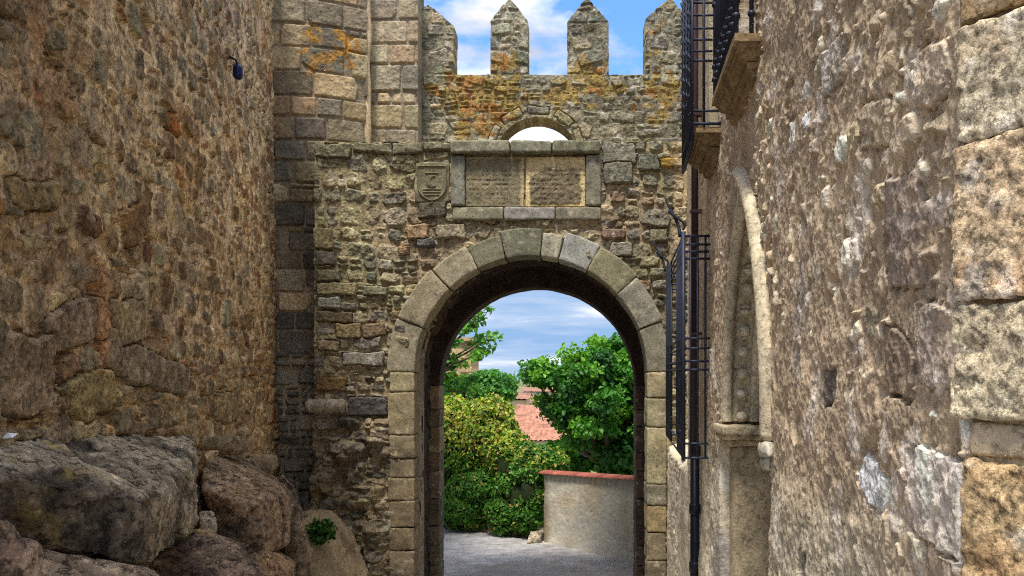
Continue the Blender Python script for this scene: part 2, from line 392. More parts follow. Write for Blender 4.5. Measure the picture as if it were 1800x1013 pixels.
# a few large stones that stand out
def duL(px): return 2520.0/(700-px)
def zat(py, d): return EYE-(py-VY)/F*d
for (px, py, w, h, c, rot) in [(255, 645, 150, 68, (96, 86, 72), -.12), (160, 700, 78, 88, (104, 92, 62), .1), (130, 570, 120, 90, (96, 82, 68), 0.1), (40, 640, 100, 150, (104, 90, 74), .05),
                               (225, 560, 60, 80, (108, 96, 74), .1), (60, 330, 90, 60, (104, 90, 62), .1), (235, 390, 50, 70, (98, 76, 46), .3), (310, 220, 18, 40, (120, 78, 34), 0), (395, 710, 40, 60, (100, 86, 64), 0)]:
    d = duL(px); d0 = duL(px-w/2); d1 = duL(px+w/2)
    RL.stone((d0+d1)/2, zat(py, d), (d1-d0)/2, h/F*d/2, 0.030, 0.022, 0.3, rot, lin(*c, K), (0.0, 0.05), rand_cuts(rg, (d1-d0)/2, h/F*d/2, .6), 0.05, 0.02, over=True)
def colL(U, V, H, c):
    c = desat(c, .16)*np.array([1.50, 1.39, 1.14])*(0.98+0.16*sstep(6, 11, U))[..., None]
    # dull red and yellow weathering patches of the stone face, darker grime at the foot
    a = sstep(0.25, 0.6, fbm2(U*0.8, V*0.8, 4, 61)); c = mixc(c, c*np.array([1.04, 0.86, 0.62]), a*0.75)
    g = sstep(0.2, 0.55, fbm2(U*1.7, V*0.6, 4, 66)); c = mixc(c, c*np.array([.72, .72, .74]), g*0.6)
    c = c*(1+.45*fbm2(U*10, V*10, 4, 63))[..., None]
    w = sstep(0.42, 0.62, fbm2(U*6, V*6, 4, 69)); c = mixc(c, lin(168, 150, 126, 1.3)*np.ones_like(c), w*0.5)
    # a run of newer pink mortar
    px = 700-2520/np.maximum(U, .5); line = np.exp(-((px-168-8*np.sin(V*4))/(11+7*fbm2(V*3, V*2, 3, 5)))**2)*sstep(2.3, 2.15, V)*sstep(1.55, 1.8, V)
    return mixc(c, lin(176, 132, 92, 1.2)*np.ones_like(c), np.clip(line*1.4, 0, .85))
PXL = np.linspace(-70, 480, 600); dcols = 2520/(700-PXL)
dcols = np.concatenate([np.linspace(0.45, dcols[0], 30)[:-1], dcols, np.linspace(dcols[-1], 12.5, 20)[1:]])
srow = np.linspace(-0.245, 0.45, 700)
def fan(ds, srow, zb, zt, nb=14, ntp=46):
    V = np.zeros((len(ds), nb+len(srow)+ntp))
    for i, d in enumerate(ds):
        m = EYE+srow*d; m = np.clip(m, zb+.002, zt-.002)
        V[i] = np.concatenate([np.linspace(zb, m[0], nb, endpoint=False), m, np.linspace(m[-1], zt, ntp+1)[1:]])
    return V
def posL(U, V, H):
    n = np.array([1.0, 0.2])/math.hypot(1, .2); batter = 0.012*(V-EYE)
    return np.stack([xl(U)+n[0]*H-batter, U+n[1]*H, V], -1)
lw = empty('stone_building', (xl(6.0), 6.0, 0.0), 'tall brown rubble stone wall of the building filling the left side', 'building')
relief_sheet('wall', MS, lw, RL, dcols, fan(dcols, srow, -1.6, 7.6), posL, fine=0.006, fs=26, colpost=colL)
g = Geo(); g.hexa([(-8, .4, -1.6), (xl(.4)-.25, .4, -1.6), (xl(12.6)-.25, 12.6, -1.6), (-8, 12.6, -1.6), (-8, .4, 7.55), (xl(.4)-.25, .4, 7.55), (xl(12.6)-.25, 12.6, 7.55), (-8, 12.6, 7.55)], lin(110, 96, 74, K))
g.build('wall_core', MS, lw)
# small things fixed in that wall
g = Geo(); p = at(172, 390, 4.79)+np.array([.05, 0, 0]); g.tube([p+np.array([0, 0, .045]), p-np.array([0, 0, .05])], .018, lin(205, 180, 130), 10); g.build('pipe_stub', MP, lw, True)
d = duL(404); p = at(404, 118, d)+np.array([.06, 0, 0])
g = Geo(); g.tube([p+np.array([-.06, 0, .10]), p+np.array([0, 0, .07]), p+np.array([.02, 0, .0])], .012, lin(30, 28, 30)); lamp = g.build('lamp_bracket', MPIPB, lw, True)
V_, Q_, c_ = block((.045, .05, .075), lambda P: P+p+np.array([.02, 0, -.05]), .015, .04, .002, 9, 4, lin(22, 26, 60)); mesh('lamp_head', V_, Q_, plain_mat('blue_enamel', lin(24, 30, 78), .2), lw, c_)
print('left', time.time()-t0); t0 = time.time()

# =====================================================================================
# ROUND TOWER of squared granite, with the flat wall beside it
# =====================================================================================
TC = np.array([-4.05, 13.75]); TR = 2.0
PT = [lin(150, 134, 98, K), lin(138, 122, 90, K), lin(128, 116, 90, K), lin(156, 136, 94, K), lin(120, 108, 84, K), lin(142, 120, 84, K), lin(112, 104, 86, K)]
PTD = [lin(104, 96, 80, K), lin(92, 86, 74, K), lin(112, 100, 78, K), lin(84, 78, 68, K)]
LICH = lin(148, 108, 48, 1.25)
def pxtower(u): a = u/TR; X = TC[0]+TR*np.sin(a); Y = TC[1]-TR*np.cos(a); return X, Y
def palT(x, y, rng):
    zr = y-EYE
    if zr < 0.5: return PTD
    if zr < 2.3: return PTD if rng.random() < .75 else PT
    return PT if rng.random() < .85 else PTD
RT = Relief(-2.6, 1.5, -1.6, 8.0, 0.007, -0.014, lin(128, 114, 88, K), 21, (0.022, 1.5, 0.006, 10))
rg = np.random.default_rng(5)
lay(RT, rg, -2.6, 1.5, 1.9, 8.0, (0.24, 0.36), (1.2, 2.0), palf=palT, gap=0.008, top=(0.008, 0.026), bevel=(0.02, 0.035), r=(0.12, 0.35), rot=0.01, split=0.0, chips=0.0, cuts=0.12, tilt=0.03, amp=0.012, flat=3)
lay(RT, rg, -2.6, 1.5, -1.6, 1.9, (0.14, 0.26), (0.9, 2.0), palf=palT, gap=0.012, top=(0.0, 0.05), bevel=(0.02, 0.04), r=(0.2, 0.5), rot=0.05, split=0.2, chips=0.25, cuts=0.5, tilt=0.15, amp=0.02)
def lichen(U, V, H, c, amt=0.5, sc=2.2, seed=70, hi=1.0):
    a = fbm2(U*sc, V*sc, 5, seed, .6); m = sstep(amt, amt+.14, a)*hi
    f = fbm2(U*14, V*14, 4, seed+4); m = m*sstep(-.25, .12, f)
    return mixc(c, LICH*(1+.5*f[..., None]), m)
def colT(U, V, H, c):
    zr = V-EYE
    c = c*(1+.25*fbm2(U*.9, V*.5, 4, 75))[..., None]
    dark = sstep(.0, .45, fbm2(U*1.4, V*.8, 4, 73)); c = mixc(c, c*np.array([.62, .63, .66]), dark*.8)
    stain = sstep(-.15, .25, fbm2(U*2.5, V*.6, 3, 77)+.4-.55*np.abs(zr-2.9)); c = mixc(c, c*np.array([.70, .69, .68]), stain*.7)
    c = desat(c, .2)*(1.05-.25*sstep(-.5, 2.0, zr))[..., None]*np.array([1.0, .97, .92])  # lower courses lightened in colour to offset the shade of the corner
    hi = sstep(3.6, 4.6, zr); return lichen(U, V, H, c, 0.5-.32*hi.mean() if False else 0.42, 1.9, 81, 1.0) if False else mixc(c, lichen(U, V, H, c, .16, 2.0, 81), hi)
def posT(U, V, H):
    a = U/TR; r = TR+H; return np.stack([TC[0]+r*np.sin(a), TC[1]-r*np.cos(a), V], -1)
UT1 = TR*math.asin((-2.876-TC[0])/TR)
tw = empty('round_tower', (TC[0], TC[1], -1.5), 'rounded tower of squared tan granite with orange lichen, left behind the gate', 'tower')
relief_sheet('tower_wall', MSM, tw, RT, np.linspace(-2.5, UT1, 440), np.linspace(-1.6, 7.4, 1180), posT, colpost=colT, fine=.004)
# flat wall between tower and battlement
RS = Relief(-3.0, -1.9, 4.0, 8.0, 0.007, -0.012, lin(132, 118, 92, K), 25, (0.02, 1.5, 0.006, 10))
rg = np.random.default_rng(8)
vv = 4.0
for k, (w0, hh) in enumerate([(.5, .3), (.62, .42), (.22, .12), (.42, .34), (.6, .36), (.2, .18), (.55, .40), (.4, .3), (.6, .35), (.5, .3), (.5, .3)]):
    u = -3.0 if k % 2 else -2.9
    while u < -1.9:
        w = min(w0, .78)*rg.uniform(.8, 1.1); 
        RS.stone(u+w/2, vv+hh/2, w/2-.008, hh/2-.008, rg.uniform(.005, .03), .03, rg.uniform(.15, .35), 0, pick(PT, rg), (0, rg.normal()*.03), rand_cuts(rg, w/2, hh/2, .15), .05, .012, flat=3); u += w
    vv += hh
def colS(U, V, H, c):
    c = .82*desat(c, .2)*(1+.25*fbm2(U*1.2, V*1.0, 4, 85))[..., None]; dark = sstep(.0, .5, fbm2(U*2, V*2, 4, 87)); return mixc(c, c*np.array([.72, .72, .74]), dark*.7)
relief_sheet('side_wall', MSM, tw, RS, np.linspace(-2.93, -2.19, 110), np.linspace(4.05, 7.5, 500), lambda U, V, H: np.stack([U, 12.38-H, V], -1), colpost=colS,
             thick=.5, backf=lambda U, V: np.stack([U, 0*U+12.9, V], -1))
g = Geo(); zz = np.linspace(4.1, 7.4, 60); g.tube(np.stack([-2.885+.006*np.sin(zz*9), 12.19+.01*np.sin(zz*7), zz], 1), .055+.008*np.sin(zz*5), lin(170, 150, 116, 1.5), 12); g.build('corner_roll', MSM, tw, True)
g = Geo(); th = np.linspace(-1.2, .6, 12)
g.box((-6.2, 13.6, -1.6), (-2.9, 16, 7.3), lin(120, 110, 90, K)); g.build('tower_core', MS, tw)
print('tower', time.time()-t0); t0 = time.time()

# =====================================================================================
# GATEWAY
# =====================================================================================
D = 11.2; S = F/D
AX, AZ, AR = -0.5, 1.65, 1.52; RO = 1.86
gw = empty('stone_gateway', (AX, D, -1.3), 'fortified stone gateway with round arch and pointed merlons across the street', 'gateway')
PG = [lin(132, 124, 102, K), lin(118, 112, 96, K), lin(140, 130, 104, K), lin(126, 114, 90, K), lin(108, 104, 94, K), lin(146, 136, 112, K), lin(112, 102, 82, K), lin(124, 120, 108, K)]
PGD = [lin(108, 103, 91, K), lin(114, 108, 92, K), lin(98, 95, 86, K), lin(120, 111, 90, K)]
PGR = [lin(122, 102, 82, K), lin(134, 118, 94, K)]
def px2(px, py): return (px-VX)/S, EYE-(py-VY)/S
def palG(x, y, rng):
    q = rng.random()
    if q < .04: return PGR
    if x > .7 or y < .6: return PGD if q < .6 else PG
    return PG if q < .8 else PGD
def inring(x, y, m=0.03):
    if y > AZ: return math.hypot(x-AX, y-AZ) < RO-m
    return abs(x-AX) < RO-m
def keepF(U, V):
    a = np.hypot(U-AX, V-AZ) > AR+.12; b = np.abs(U-AX) > AR+.12
    return np.where(V > AZ, a, b)
RG = Relief(-3.45, 1.9, -1.5, 4.75, 0.0062, lambda u, v, s: -.012-.05*sstep(.42, .6, fbm2(u*5, v*6, 3, 92))+.012*fbm2(u*1.4, v*1.4, 3, 90)+.016*sstep(.2, .6, fbm2(u*.6, v*.6, 3, 95)), lin(136, 124, 98, K), 33, (0.05, 1.4, 0.020, 9))
rg = np.random.default_rng(41)
xs, zs = px2(553, 460)
lay(RG, rg, -3.45, 1.9, -1.5, zs, (0.09, 0.20), (1.0, 2.3), palf=palG, gap=0.007, top=(0.0, 0.045), bevel=(0.015, 0.035), r=(0.3, 0.7), rot=0.06, split=0.08, chips=0.10, cuts=0.75, tilt=0.10, amp=0.022, skip=lambda x, y: inring(x, y, .12), wob=.0)
lay(RG, rg, -3.45, 1.9, zs, 4.75, (0.15, 0.30), (0.8, 1.7), palf=palG, gap=0.009, top=(-0.008, 0.03), bevel=(0.02, 0.05), r=(0.3, 0.8), rot=0.16, split=0.08, chips=0.18, cuts=0.9, tilt=0.12, amp=0.028, skip=lambda x, y: inring(x, y, .12))
# particular stones read from the facade
def gs(x0, y0, x1, y1, c, top=.05, r=.3, **k):
    a, b = px2(x0, y0); c_, d_ = px2(x1, y1)
    RG.stone((a+c_)/2, (b+d_)/2, abs(c_-a)/2, abs(b-d_)/2, top, .025, r, 0, lin(*c, K), (0, 0), k.get('cuts', ()), .05, .014, over=True, flat=2.5)
for r_ in [(553, 252, 618, 278, (112, 106, 88)), (620, 250, 690, 268, (112, 106, 88)), (690, 250, 745, 270, (104, 98, 82)), (745, 252, 792, 268, (112, 104, 88)), (1058, 250, 1120, 290, (108, 106, 94)), (1122, 268, 1160, 300, (100, 100, 90)),
           (1160, 275, 1202, 292, (140, 112, 52)), (1060, 285, 1112, 325, (96, 96, 84)), (735, 358, 785, 384, (88, 84, 70)), (553, 400, 588, 440, (120, 108, 84)), (553, 442, 590, 470, (98, 92, 84)), (553, 475, 598, 497, (112, 104, 86)),
           (555, 498, 626, 520, (128, 118, 92)), (556, 522, 596, 543, (132, 130, 120)), (556, 546, 618, 566, (102, 90, 72)), (556, 596, 596, 618, (118, 106, 82)), (602, 618, 676, 645, (124, 120, 110)), (556, 668, 612, 694, (110, 90, 56)),
           (612, 702, 684, 735, (84, 82, 80)), (635, 500, 680, 520, (120, 116, 100)), (718, 392, 757, 420, (146, 122, 94)), (735, 418, 765, 434, (90, 88, 86)), (768, 396, 822, 422, (136, 128, 108)), (700, 430, 722, 446, (140, 114, 88)),
           (586, 565, 634, 592, (126, 112, 80)), (634, 568, 676, 594, (108, 94, 74)), (1092, 540, 1092, 541, (0, 0, 0)), (1060, 400, 1100, 420, (110, 92, 80)), (1075, 425, 1112, 452, (136, 132, 120)), (1140, 400, 1175, 425, (112, 108, 88))]:
    gs(*r_)
def postG(U, V, H):
    # eroded, bulging footing at the lower left, and a ragged coping line
    X0, Zl = px2(690, 735); m = sstep(X0+.02, X0-.25, U)*sstep(Zl+.02, Zl-.15, V)
    b = .20*fbm2(U*2.2, V*2.2, 4, 101)+.10*(1-np.abs(fbm2(U*4, V*5, 3, 105)))-.10
    e = sstep(X0-1.0, X0-.25, U)
    H = H+m*(b*1.35+.09)
    for (x0_, y0_, x1_, y1_) in ((795, 252, 1055, 387), (730, 287, 790, 356)):   # bedding behind the set-in slabs
        a_, b_ = px2(x0_, y0_); c_, d_ = px2(x1_, y1_); H = np.where((U > a_) & (U < c_) & (V < b_) & (V > d_), np.minimum(H, -.01), H)
    return H
def colG(U, V, H, c):
    c = desat(c, .08, .79)*np.array([1.05, 1.0, .92])*(1+.22*fbm2(U*1.1, V*1.1, 4, 110))[..., None]
    a = sstep(.1, .5, fbm2(U*1.6, V*1.6, 4, 113)); c = mixc(c, c*np.array([.74, .75, .74]), a*.7)
    gr = sstep(.0, .5, fbm2(U*1.1, V*1.1, 3, 117)+.35*sstep(.4, 1.2, U)+.2*sstep(3.6, 4.6, V)); c = mixc(c, c*np.array([.90, .96, .86]), gr*.8)
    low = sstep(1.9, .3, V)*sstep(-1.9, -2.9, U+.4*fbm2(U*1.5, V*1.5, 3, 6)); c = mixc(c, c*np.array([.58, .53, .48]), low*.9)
    w = sstep(.35, .55, fbm2(U*7, V*7, 4, 119)); c = mixc(c, lin(184, 176, 156, 1.3)*np.ones_like(c), w*.35)
    pl = sstep(1.32, 1.42, U+.05*fbm2(V*2, V, 3, 9))*sstep(2.9, 3.5, V); c = mixc(c, lin(168, 150, 118, 1.5)*np.ones_like(c), pl*.8)
    l2 = sstep(.30, .42, fbm2(U*2.4, V*2.4, 4, 123))*sstep(3.9, 4.4, V)*sstep(.7, 1.0, U); return mixc(c, LICH*.9*np.ones_like(c), l2*.8)
ZT = EYE+(VY-250)/S
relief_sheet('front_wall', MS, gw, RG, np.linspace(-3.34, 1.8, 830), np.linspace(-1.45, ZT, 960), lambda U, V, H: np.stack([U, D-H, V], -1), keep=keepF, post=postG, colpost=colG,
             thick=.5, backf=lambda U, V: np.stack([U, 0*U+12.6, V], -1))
# arch stones
ang = [180, 157.6, 134, 117, 102.4, 85, 76.3, 61, 42, 21.5, 0]
VC = [tuple(np.array(c_)*[.91, .92, .97]) for c_ in [(128, 118, 92), (134, 122, 94), (138, 128, 100), (112, 107, 82), (100, 98, 76), (144, 137, 112), (138, 136, 122), (120, 113, 84), (124, 119, 100), (114, 109, 88)]]
def archblock(a0, a1, r0, r1, y0, y1, col, seed, cx=AX, cz=AZ, gap=.008):
    rm = (r0+r1)/2; am = math.radians((a0+a1)/2); ha = abs(math.radians(a0-a1))/2*r0-gap/2
    def fn(P):
        th = am+P[:, 0]/(r0)*(1.0); r = rm+P[:, 2]
        return np.stack([cx+r*np.cos(th), (y0+y1)/2+P[:, 1], cz+r*np.sin(th)], 1)
    def cf(P, c):
        m = sstep(.1, .5, fbm3(P*6+seed, 4, seed)); c = mixc(c, c*np.array([.66, .68, .66]), m*.7)
        w = sstep(.35, .5, fbm3(P*14+seed, 3, seed+1)); return mixc(c, lin(176, 168, 140, 1.4)*np.ones_like(c), w*.4)
    V, Q, c = block((ha, (y1-y0)/2, (r1-r0)/2), fn, .022, .022, .010, 7, seed, col, .3, cf, big=.012)
    return V, Q[:, ::-1], c
def vjit(i): return (.03*math.sin(i*2.7), .02*math.cos(i*1.9))
for i in range(10):
    j = vjit(i); ro = RO+[.03, .02, .0, -.02, .03, -.02, .04, .03, .0, -.03][i]
    V, Q, c = archblock(ang[i], ang[i+1], AR, ro, D-.035-.01*(i % 3), D+.36, lin(*VC[i], K), 300+i); mesh('voussoir', V, Q, MSM, gw, c)
def sideblock(x0, x1, z0, z1, y0, y1, col, seed, step=.018, r=.02, amp=.014, parent=None, name='jamb_stone', mat=None, colvar=.38, big=.012, colf=None):
    if colf is None:
        def colf(P, c):
            m = sstep(.05, .45, fbm3(P*7+seed, 4, seed)); c = mixc(c, c*np.array([.62, .63, .62]), m*.75)
            w = sstep(.30, .48, fbm3(P*15+seed, 4, seed+1)); return mixc(c, lin(176, 168, 144, 1.35)*np.ones_like(c), w*.45)
    ctr = np.array([(x0+x1)/2, (y0+y1)/2, (z0+z1)/2])
    V, Q, c = block(((x1-x0)/2-.003, (y1-y0)/2, (z1-z0)/2-.004), lambda P: P+ctr, step, r, amp, 7, seed, col, colvar, colf, big)
    return mesh(name, V, Q, mat or MSM, parent or gw, c)
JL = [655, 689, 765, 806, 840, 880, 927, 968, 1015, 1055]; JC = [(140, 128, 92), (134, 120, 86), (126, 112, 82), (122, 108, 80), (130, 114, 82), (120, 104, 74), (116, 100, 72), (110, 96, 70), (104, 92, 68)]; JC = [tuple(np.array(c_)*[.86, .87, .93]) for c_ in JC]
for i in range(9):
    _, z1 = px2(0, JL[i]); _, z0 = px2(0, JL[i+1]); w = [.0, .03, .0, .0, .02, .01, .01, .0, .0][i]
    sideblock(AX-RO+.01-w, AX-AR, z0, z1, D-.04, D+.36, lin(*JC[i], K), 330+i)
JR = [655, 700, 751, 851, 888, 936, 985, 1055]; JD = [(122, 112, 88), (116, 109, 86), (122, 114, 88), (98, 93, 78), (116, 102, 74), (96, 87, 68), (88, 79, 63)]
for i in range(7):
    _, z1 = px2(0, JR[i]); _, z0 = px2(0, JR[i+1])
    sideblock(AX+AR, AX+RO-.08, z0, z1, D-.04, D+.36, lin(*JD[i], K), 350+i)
# passage: walls and vault
def arcpath(R_, cz, zb, n1, n2, cx=AX):
    a = np.linspace(zb, cz, n1); th = np.linspace(math.pi, 0, n2)
    X = np.concatenate([np.full(n1-1, cx-R_), cx+R_*np.cos(th), np.full(n1-1, cx+R_)])
    Z = np.concatenate([a[:-1], cz+R_*np.sin(th), a[::-1][1:]])
    NX = np.concatenate([np.full(n1-1, 1.0), -np.cos(th), np.full(n1-1, -1.0)]); NZ = np.concatenate([np.zeros(n1-1), -np.sin(th), np.zeros(n1-1)])
    L = np.concatenate([[0], np.cumsum(np.hypot(np.diff(X), np.diff(Z)))]); return X, Z, NX, NZ, L
RI = 1.66
X_, Z_, NX_, NZ_, L_ = arcpath(RI, 1.62, -1.6, 150, 260)
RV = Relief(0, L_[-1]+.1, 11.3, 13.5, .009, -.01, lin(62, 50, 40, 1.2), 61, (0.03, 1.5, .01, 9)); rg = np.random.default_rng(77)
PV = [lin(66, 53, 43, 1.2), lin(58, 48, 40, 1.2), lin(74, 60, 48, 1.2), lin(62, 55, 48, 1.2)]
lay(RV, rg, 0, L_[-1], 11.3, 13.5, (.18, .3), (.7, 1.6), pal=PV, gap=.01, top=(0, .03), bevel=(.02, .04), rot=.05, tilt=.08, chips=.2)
def posV(U, V, H):
    i = np.clip(np.searchsorted(L_, U[:, 0]), 0, len(L_)-1); return np.stack([X_[i][:, None]+NX_[i][:, None]*H, V+0*H, Z_[i][:, None]+NZ_[i][:, None]*H], -1)
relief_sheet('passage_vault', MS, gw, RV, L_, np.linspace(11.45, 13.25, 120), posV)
RX, RZ, RR = -0.484, 1.45, 1.516
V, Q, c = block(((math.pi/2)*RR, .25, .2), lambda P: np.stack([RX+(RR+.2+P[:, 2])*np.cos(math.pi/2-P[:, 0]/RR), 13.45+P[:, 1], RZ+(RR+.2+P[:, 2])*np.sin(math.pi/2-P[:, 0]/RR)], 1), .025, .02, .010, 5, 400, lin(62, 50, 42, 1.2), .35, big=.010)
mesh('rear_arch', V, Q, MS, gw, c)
zz = RZ; k = 0
while zz > -1.7:
    h = rg.uniform(.25, .48); 
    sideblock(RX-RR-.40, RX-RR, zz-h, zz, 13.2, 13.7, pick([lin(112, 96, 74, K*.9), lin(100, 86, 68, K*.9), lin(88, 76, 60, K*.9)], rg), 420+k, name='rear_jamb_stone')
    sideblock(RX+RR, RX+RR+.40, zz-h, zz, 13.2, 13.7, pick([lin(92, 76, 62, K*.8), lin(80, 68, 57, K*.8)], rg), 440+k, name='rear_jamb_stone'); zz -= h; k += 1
g = Geo(); cR = lin(120, 106, 84, K)
g.box((-3.3, 13.3, -1.7), (RX-RR-.3, 13.66, 4.6), cR); g.box((RX+RR+.3, 13.3, -1.7), (3.2, 13.66, 4.6), cR)
th = np.linspace(180, 0, 40)
for a, b in zip(th[:-1], th[1:]):
    p = [(RX+(RR+.28)*math.cos(math.radians(t)), RZ+(RR+.28)*math.sin(math.radians(t))) for t in (a, b)]
    g.hexa([(p[0][0], 13.3, p[0][1]), (p[1][0], 13.3, p[1][1]), (p[1][0], 13.66, p[1][1]), (p[0][0], 13.66, p[0][1]), (p[0][0], 13.3, 4.6), (p[1][0], 13.3, 4.6), (p[1][0], 13.66, 4.6), (p[0][0], 13.66, 4.6)], cR)
g.build('rear_wall', MS, gw)
g = Geo(); g.box((-3.2, 11.3, 4.35), (3.2, 13.64, 4.55), cR); g.build('walkway', MS, gw)
print('gate', time.time()-t0); t0 = time.time()

# inscription panel with frame, coat of arms
def fb(x0, y0, x1, y1, c, proud, seed, name, **k):
    a, b = px2(x0, y0); c_, d_ = px2(x1, y1); return sideblock(a, c_, d_, b, D-proud, D+.1, lin(*c, K), seed, name=name, **k)
for i, (a, b, c) in enumerate([(793, 898, (104, 100, 82)), (898, 971, (98, 96, 80)), (971, 1055, (96, 94, 74))]): fb(a, 250, b, 273, c, .13, 500+i, 'cornice_stone', r=.03)
fb(793, 274, 818, 363, (100, 98, 86), .055, 510, 'frame_stone'); fb(1030, 274, 1056, 363, (106, 102, 86), .055, 511, 'frame_stone')
for i, (a, b, c) in enumerate([(796, 886, (112, 108, 88)), (887, 976, (120, 116, 108)), (977, 1057, (110, 104, 88))]): fb(a, 365, b, 388, c, .06, 515+i, 'frame_stone')
def panel(x0, y0, x1, y1, colf, seed):
    a, b = px2(x0, y0); c_, d_ = px2(x1, y1)
    u = np.linspace(a, c_, 130); v = np.linspace(d_, b, 110); U, V = np.meshgrid(u, v, indexing='ij')
    H = .006*fbm2(U*9, V*9, 4, seed); 
    # rows of worn, shallow carved lettering: short strokes
    row = (V-d_)/.062; fr = row-np.floor(row); inrow = sstep(.18, .26, fr)*sstep(.82, .74, fr)
    st = n2(U*62, np.floor(row)*7.3+n2(U*40, V*30, seed)*1.5, seed+3); wear = sstep(.0, .5, n2(U*5, V*5, seed+6))
    H = H-.007*inrow*sstep(.56, .70, st)*wear
    P = np.stack([U, D-.022-H, V], -1); n, m = U.shape; idx = np.arange(n*m).reshape(n, m)
    q = np.stack([idx[:-1, :-1], idx[1:, :-1], idx[1:, 1:], idx[:-1, 1:]], -1).reshape(-1, 4)
    c, Hx = colf(U, V, a, c_, d_, b); P[..., 1] -= Hx
    P[0, :, 1] = P[-1, :, 1] = D+.03; P[:, 0, 1] = P[:, -1, 1] = D+.03
    return mesh('inscription_panel', P.reshape(-1, 3), q, MSM, gw, c.reshape(-1, 3))
def cp1(U, V, x0, x1, z0, z1):
    c = np.ones(U.shape+(3,))*lin(106, 98, 76, K*.95); c *= (1+.35*fbm2(U*5, V*5, 4, 130))[..., None]
    e = sstep(.07, .0, x1-U-.03*fbm2(V*9, U*3, 3, 4))+sstep(.05, .0, z1-V)*.6; return mixc(c, lin(178, 160, 118, 1.4)*np.ones_like(c), np.clip(e, 0, .9)), 0*U
def cp2(U, V, x0, x1, z0, z1):
    t = (U-x0)/(x1-x0); w = (V-z0)/(z1-z0); n = .05*fbm2(U*14, V*14, 4, 135)
    m = sstep(.0, .04, t-.05+n)*sstep(.0, .04, .95-t+n)*sstep(0, .04, w-.03+n)*sstep(0, .05, .80-.22*(1-np.clip(t*3, 0, 1))-w+n)
    c = mixc(lin(182, 162, 118, 1.45)*(1+.1*fbm2(U*7, V*7, 3, 8))[..., None], lin(98, 88, 68, K*.95)*(1+.5*fbm2(U*16, V*16, 4, 137))[..., None], m); return c, .012*m*(1+.8*fbm2(U*20, V*20, 3, 3))
panel(819, 276, 921, 364, cp1, 140); panel(924, 276, 1029, 364, cp2, 150)
fb(729, 285, 791, 357, (98, 91, 70), .03, 520, 'shield_plate')
# shield as a height field
cx, cz = px2(760, 322); hw, hh = 28/S, 32/S
u = np.linspace(cx-hw-.01, cx+hw+.01, 120); v = np.linspace(cz-hh-.01, cz+hh+.01, 140); U, V = np.meshgrid(u, v, indexing='ij')
x = (U-cx)/hw; y = (V-cz)/hh
wid = np.where(y > -.15, 1.0, np.sqrt(np.clip(1-((-.15-y)/.85)**1.7, 0, 1))); sd = np.minimum(wid-np.abs(x), 1-y)
H = -.03+.055*sstep(0, .09, sd)-.014*sstep(.12, .16, sd)+.004*fbm2(U*20, V*20, 3, 5)
def bar(y0, y1, w): return .012*sstep(0, .05, w-np.abs(x))*sstep(0, .04, y-y0)*sstep(0, .04, y1-y)
H += bar(.46, .56, .45)+bar(-.42, -.34, .58)+bar(-.57, -.49, .58)+bar(-.72, -.64, .50)
rr = np.hypot(x/.34, (y-.06)/.34); r2 = np.hypot((x-.22)/.3, (y-.08)/.26); H += .014*sstep(1.05, .95, rr)*sstep(.9, 1.05, r2)
P = np.stack([U, D-.03-H, V], -1); n, m = U.shape; idx = np.arange(n*m).reshape(n, m); q = np.stack([idx[:-1, :-1], idx[1:, :-1], idx[1:, 1:], idx[:-1, 1:]], -1)
k = (sd > 0)[:-1, :-1] & (sd > 0)[1:, 1:]
c = np.ones(U.shape+(3,))*lin(100, 93, 72, K*.92)*(1+.3*fbm2(U*9, V*9, 4, 9))[..., None]
mesh('coat_of_arms', P.reshape(-1, 3), q[k], MSM, gw, c.reshape(-1, 3))
# reused column drum lying in the masonry
x0, z0 = px2(540, 714); x1, _ = px2(608, 714); g = Geo(); n = 30; xx = np.linspace(x0, x1, n)
g.tube(np.stack([xx, np.full(n, D-.02), np.full(n, z0)], 1), .095+.006*np.sin(xx*40)+np.where((xx < x0+.03) | (xx > x1-.02), -.02, 0), lin(122, 112, 96, K), 20); g.build('column_drum', MS, gw, True)
# joint: parapet wall with window
DB = 12.7; SB = F/DB
def pb(px, py): return (px-VX)/SB, EYE-(py-VY)/SB
RB = Relief(-2.4, 2.1, 3.9, 7.6, .0068, lambda u, v, s: -.012+.012*fbm2(u*2, v*2, 3, 160)+.012*fbm2(u*12, v*12, 4, 162), lin(118, 112, 94, K), 71, (0.035, 1.6, .018, 9)); rg = np.random.default_rng(19)
PBt = [lin(128, 124, 104, K), lin(112, 110, 94, K), lin(140, 132, 108, K), lin(104, 102, 90, K), lin(120, 112, 88, K)]
lay(RB, rg, -2.4, 2.1, 3.9, 7.6, (.10, .22), (.9, 2.0), pal=PBt, gap=.008, top=(-.008, .022), bevel=(.015, .03), r=(.3, .7), rot=.1, split=.12, chips=.15, cuts=.8, tilt=.12, amp=.016)
WCX, WCZ, WR = -.474, 4.84, .61
for k in range(5):   # rough arch stones over the opening
    a = math.radians(25+k*32); RB.stone(WCX+(WR+.10)*math.cos(a), WCZ+(WR+.10)*math.sin(a), 0.16, .065, .012, .03, .3, a+math.pi/2-math.pi, pick(PBt, rg), (0, 0), (), .05, .014, over=True)
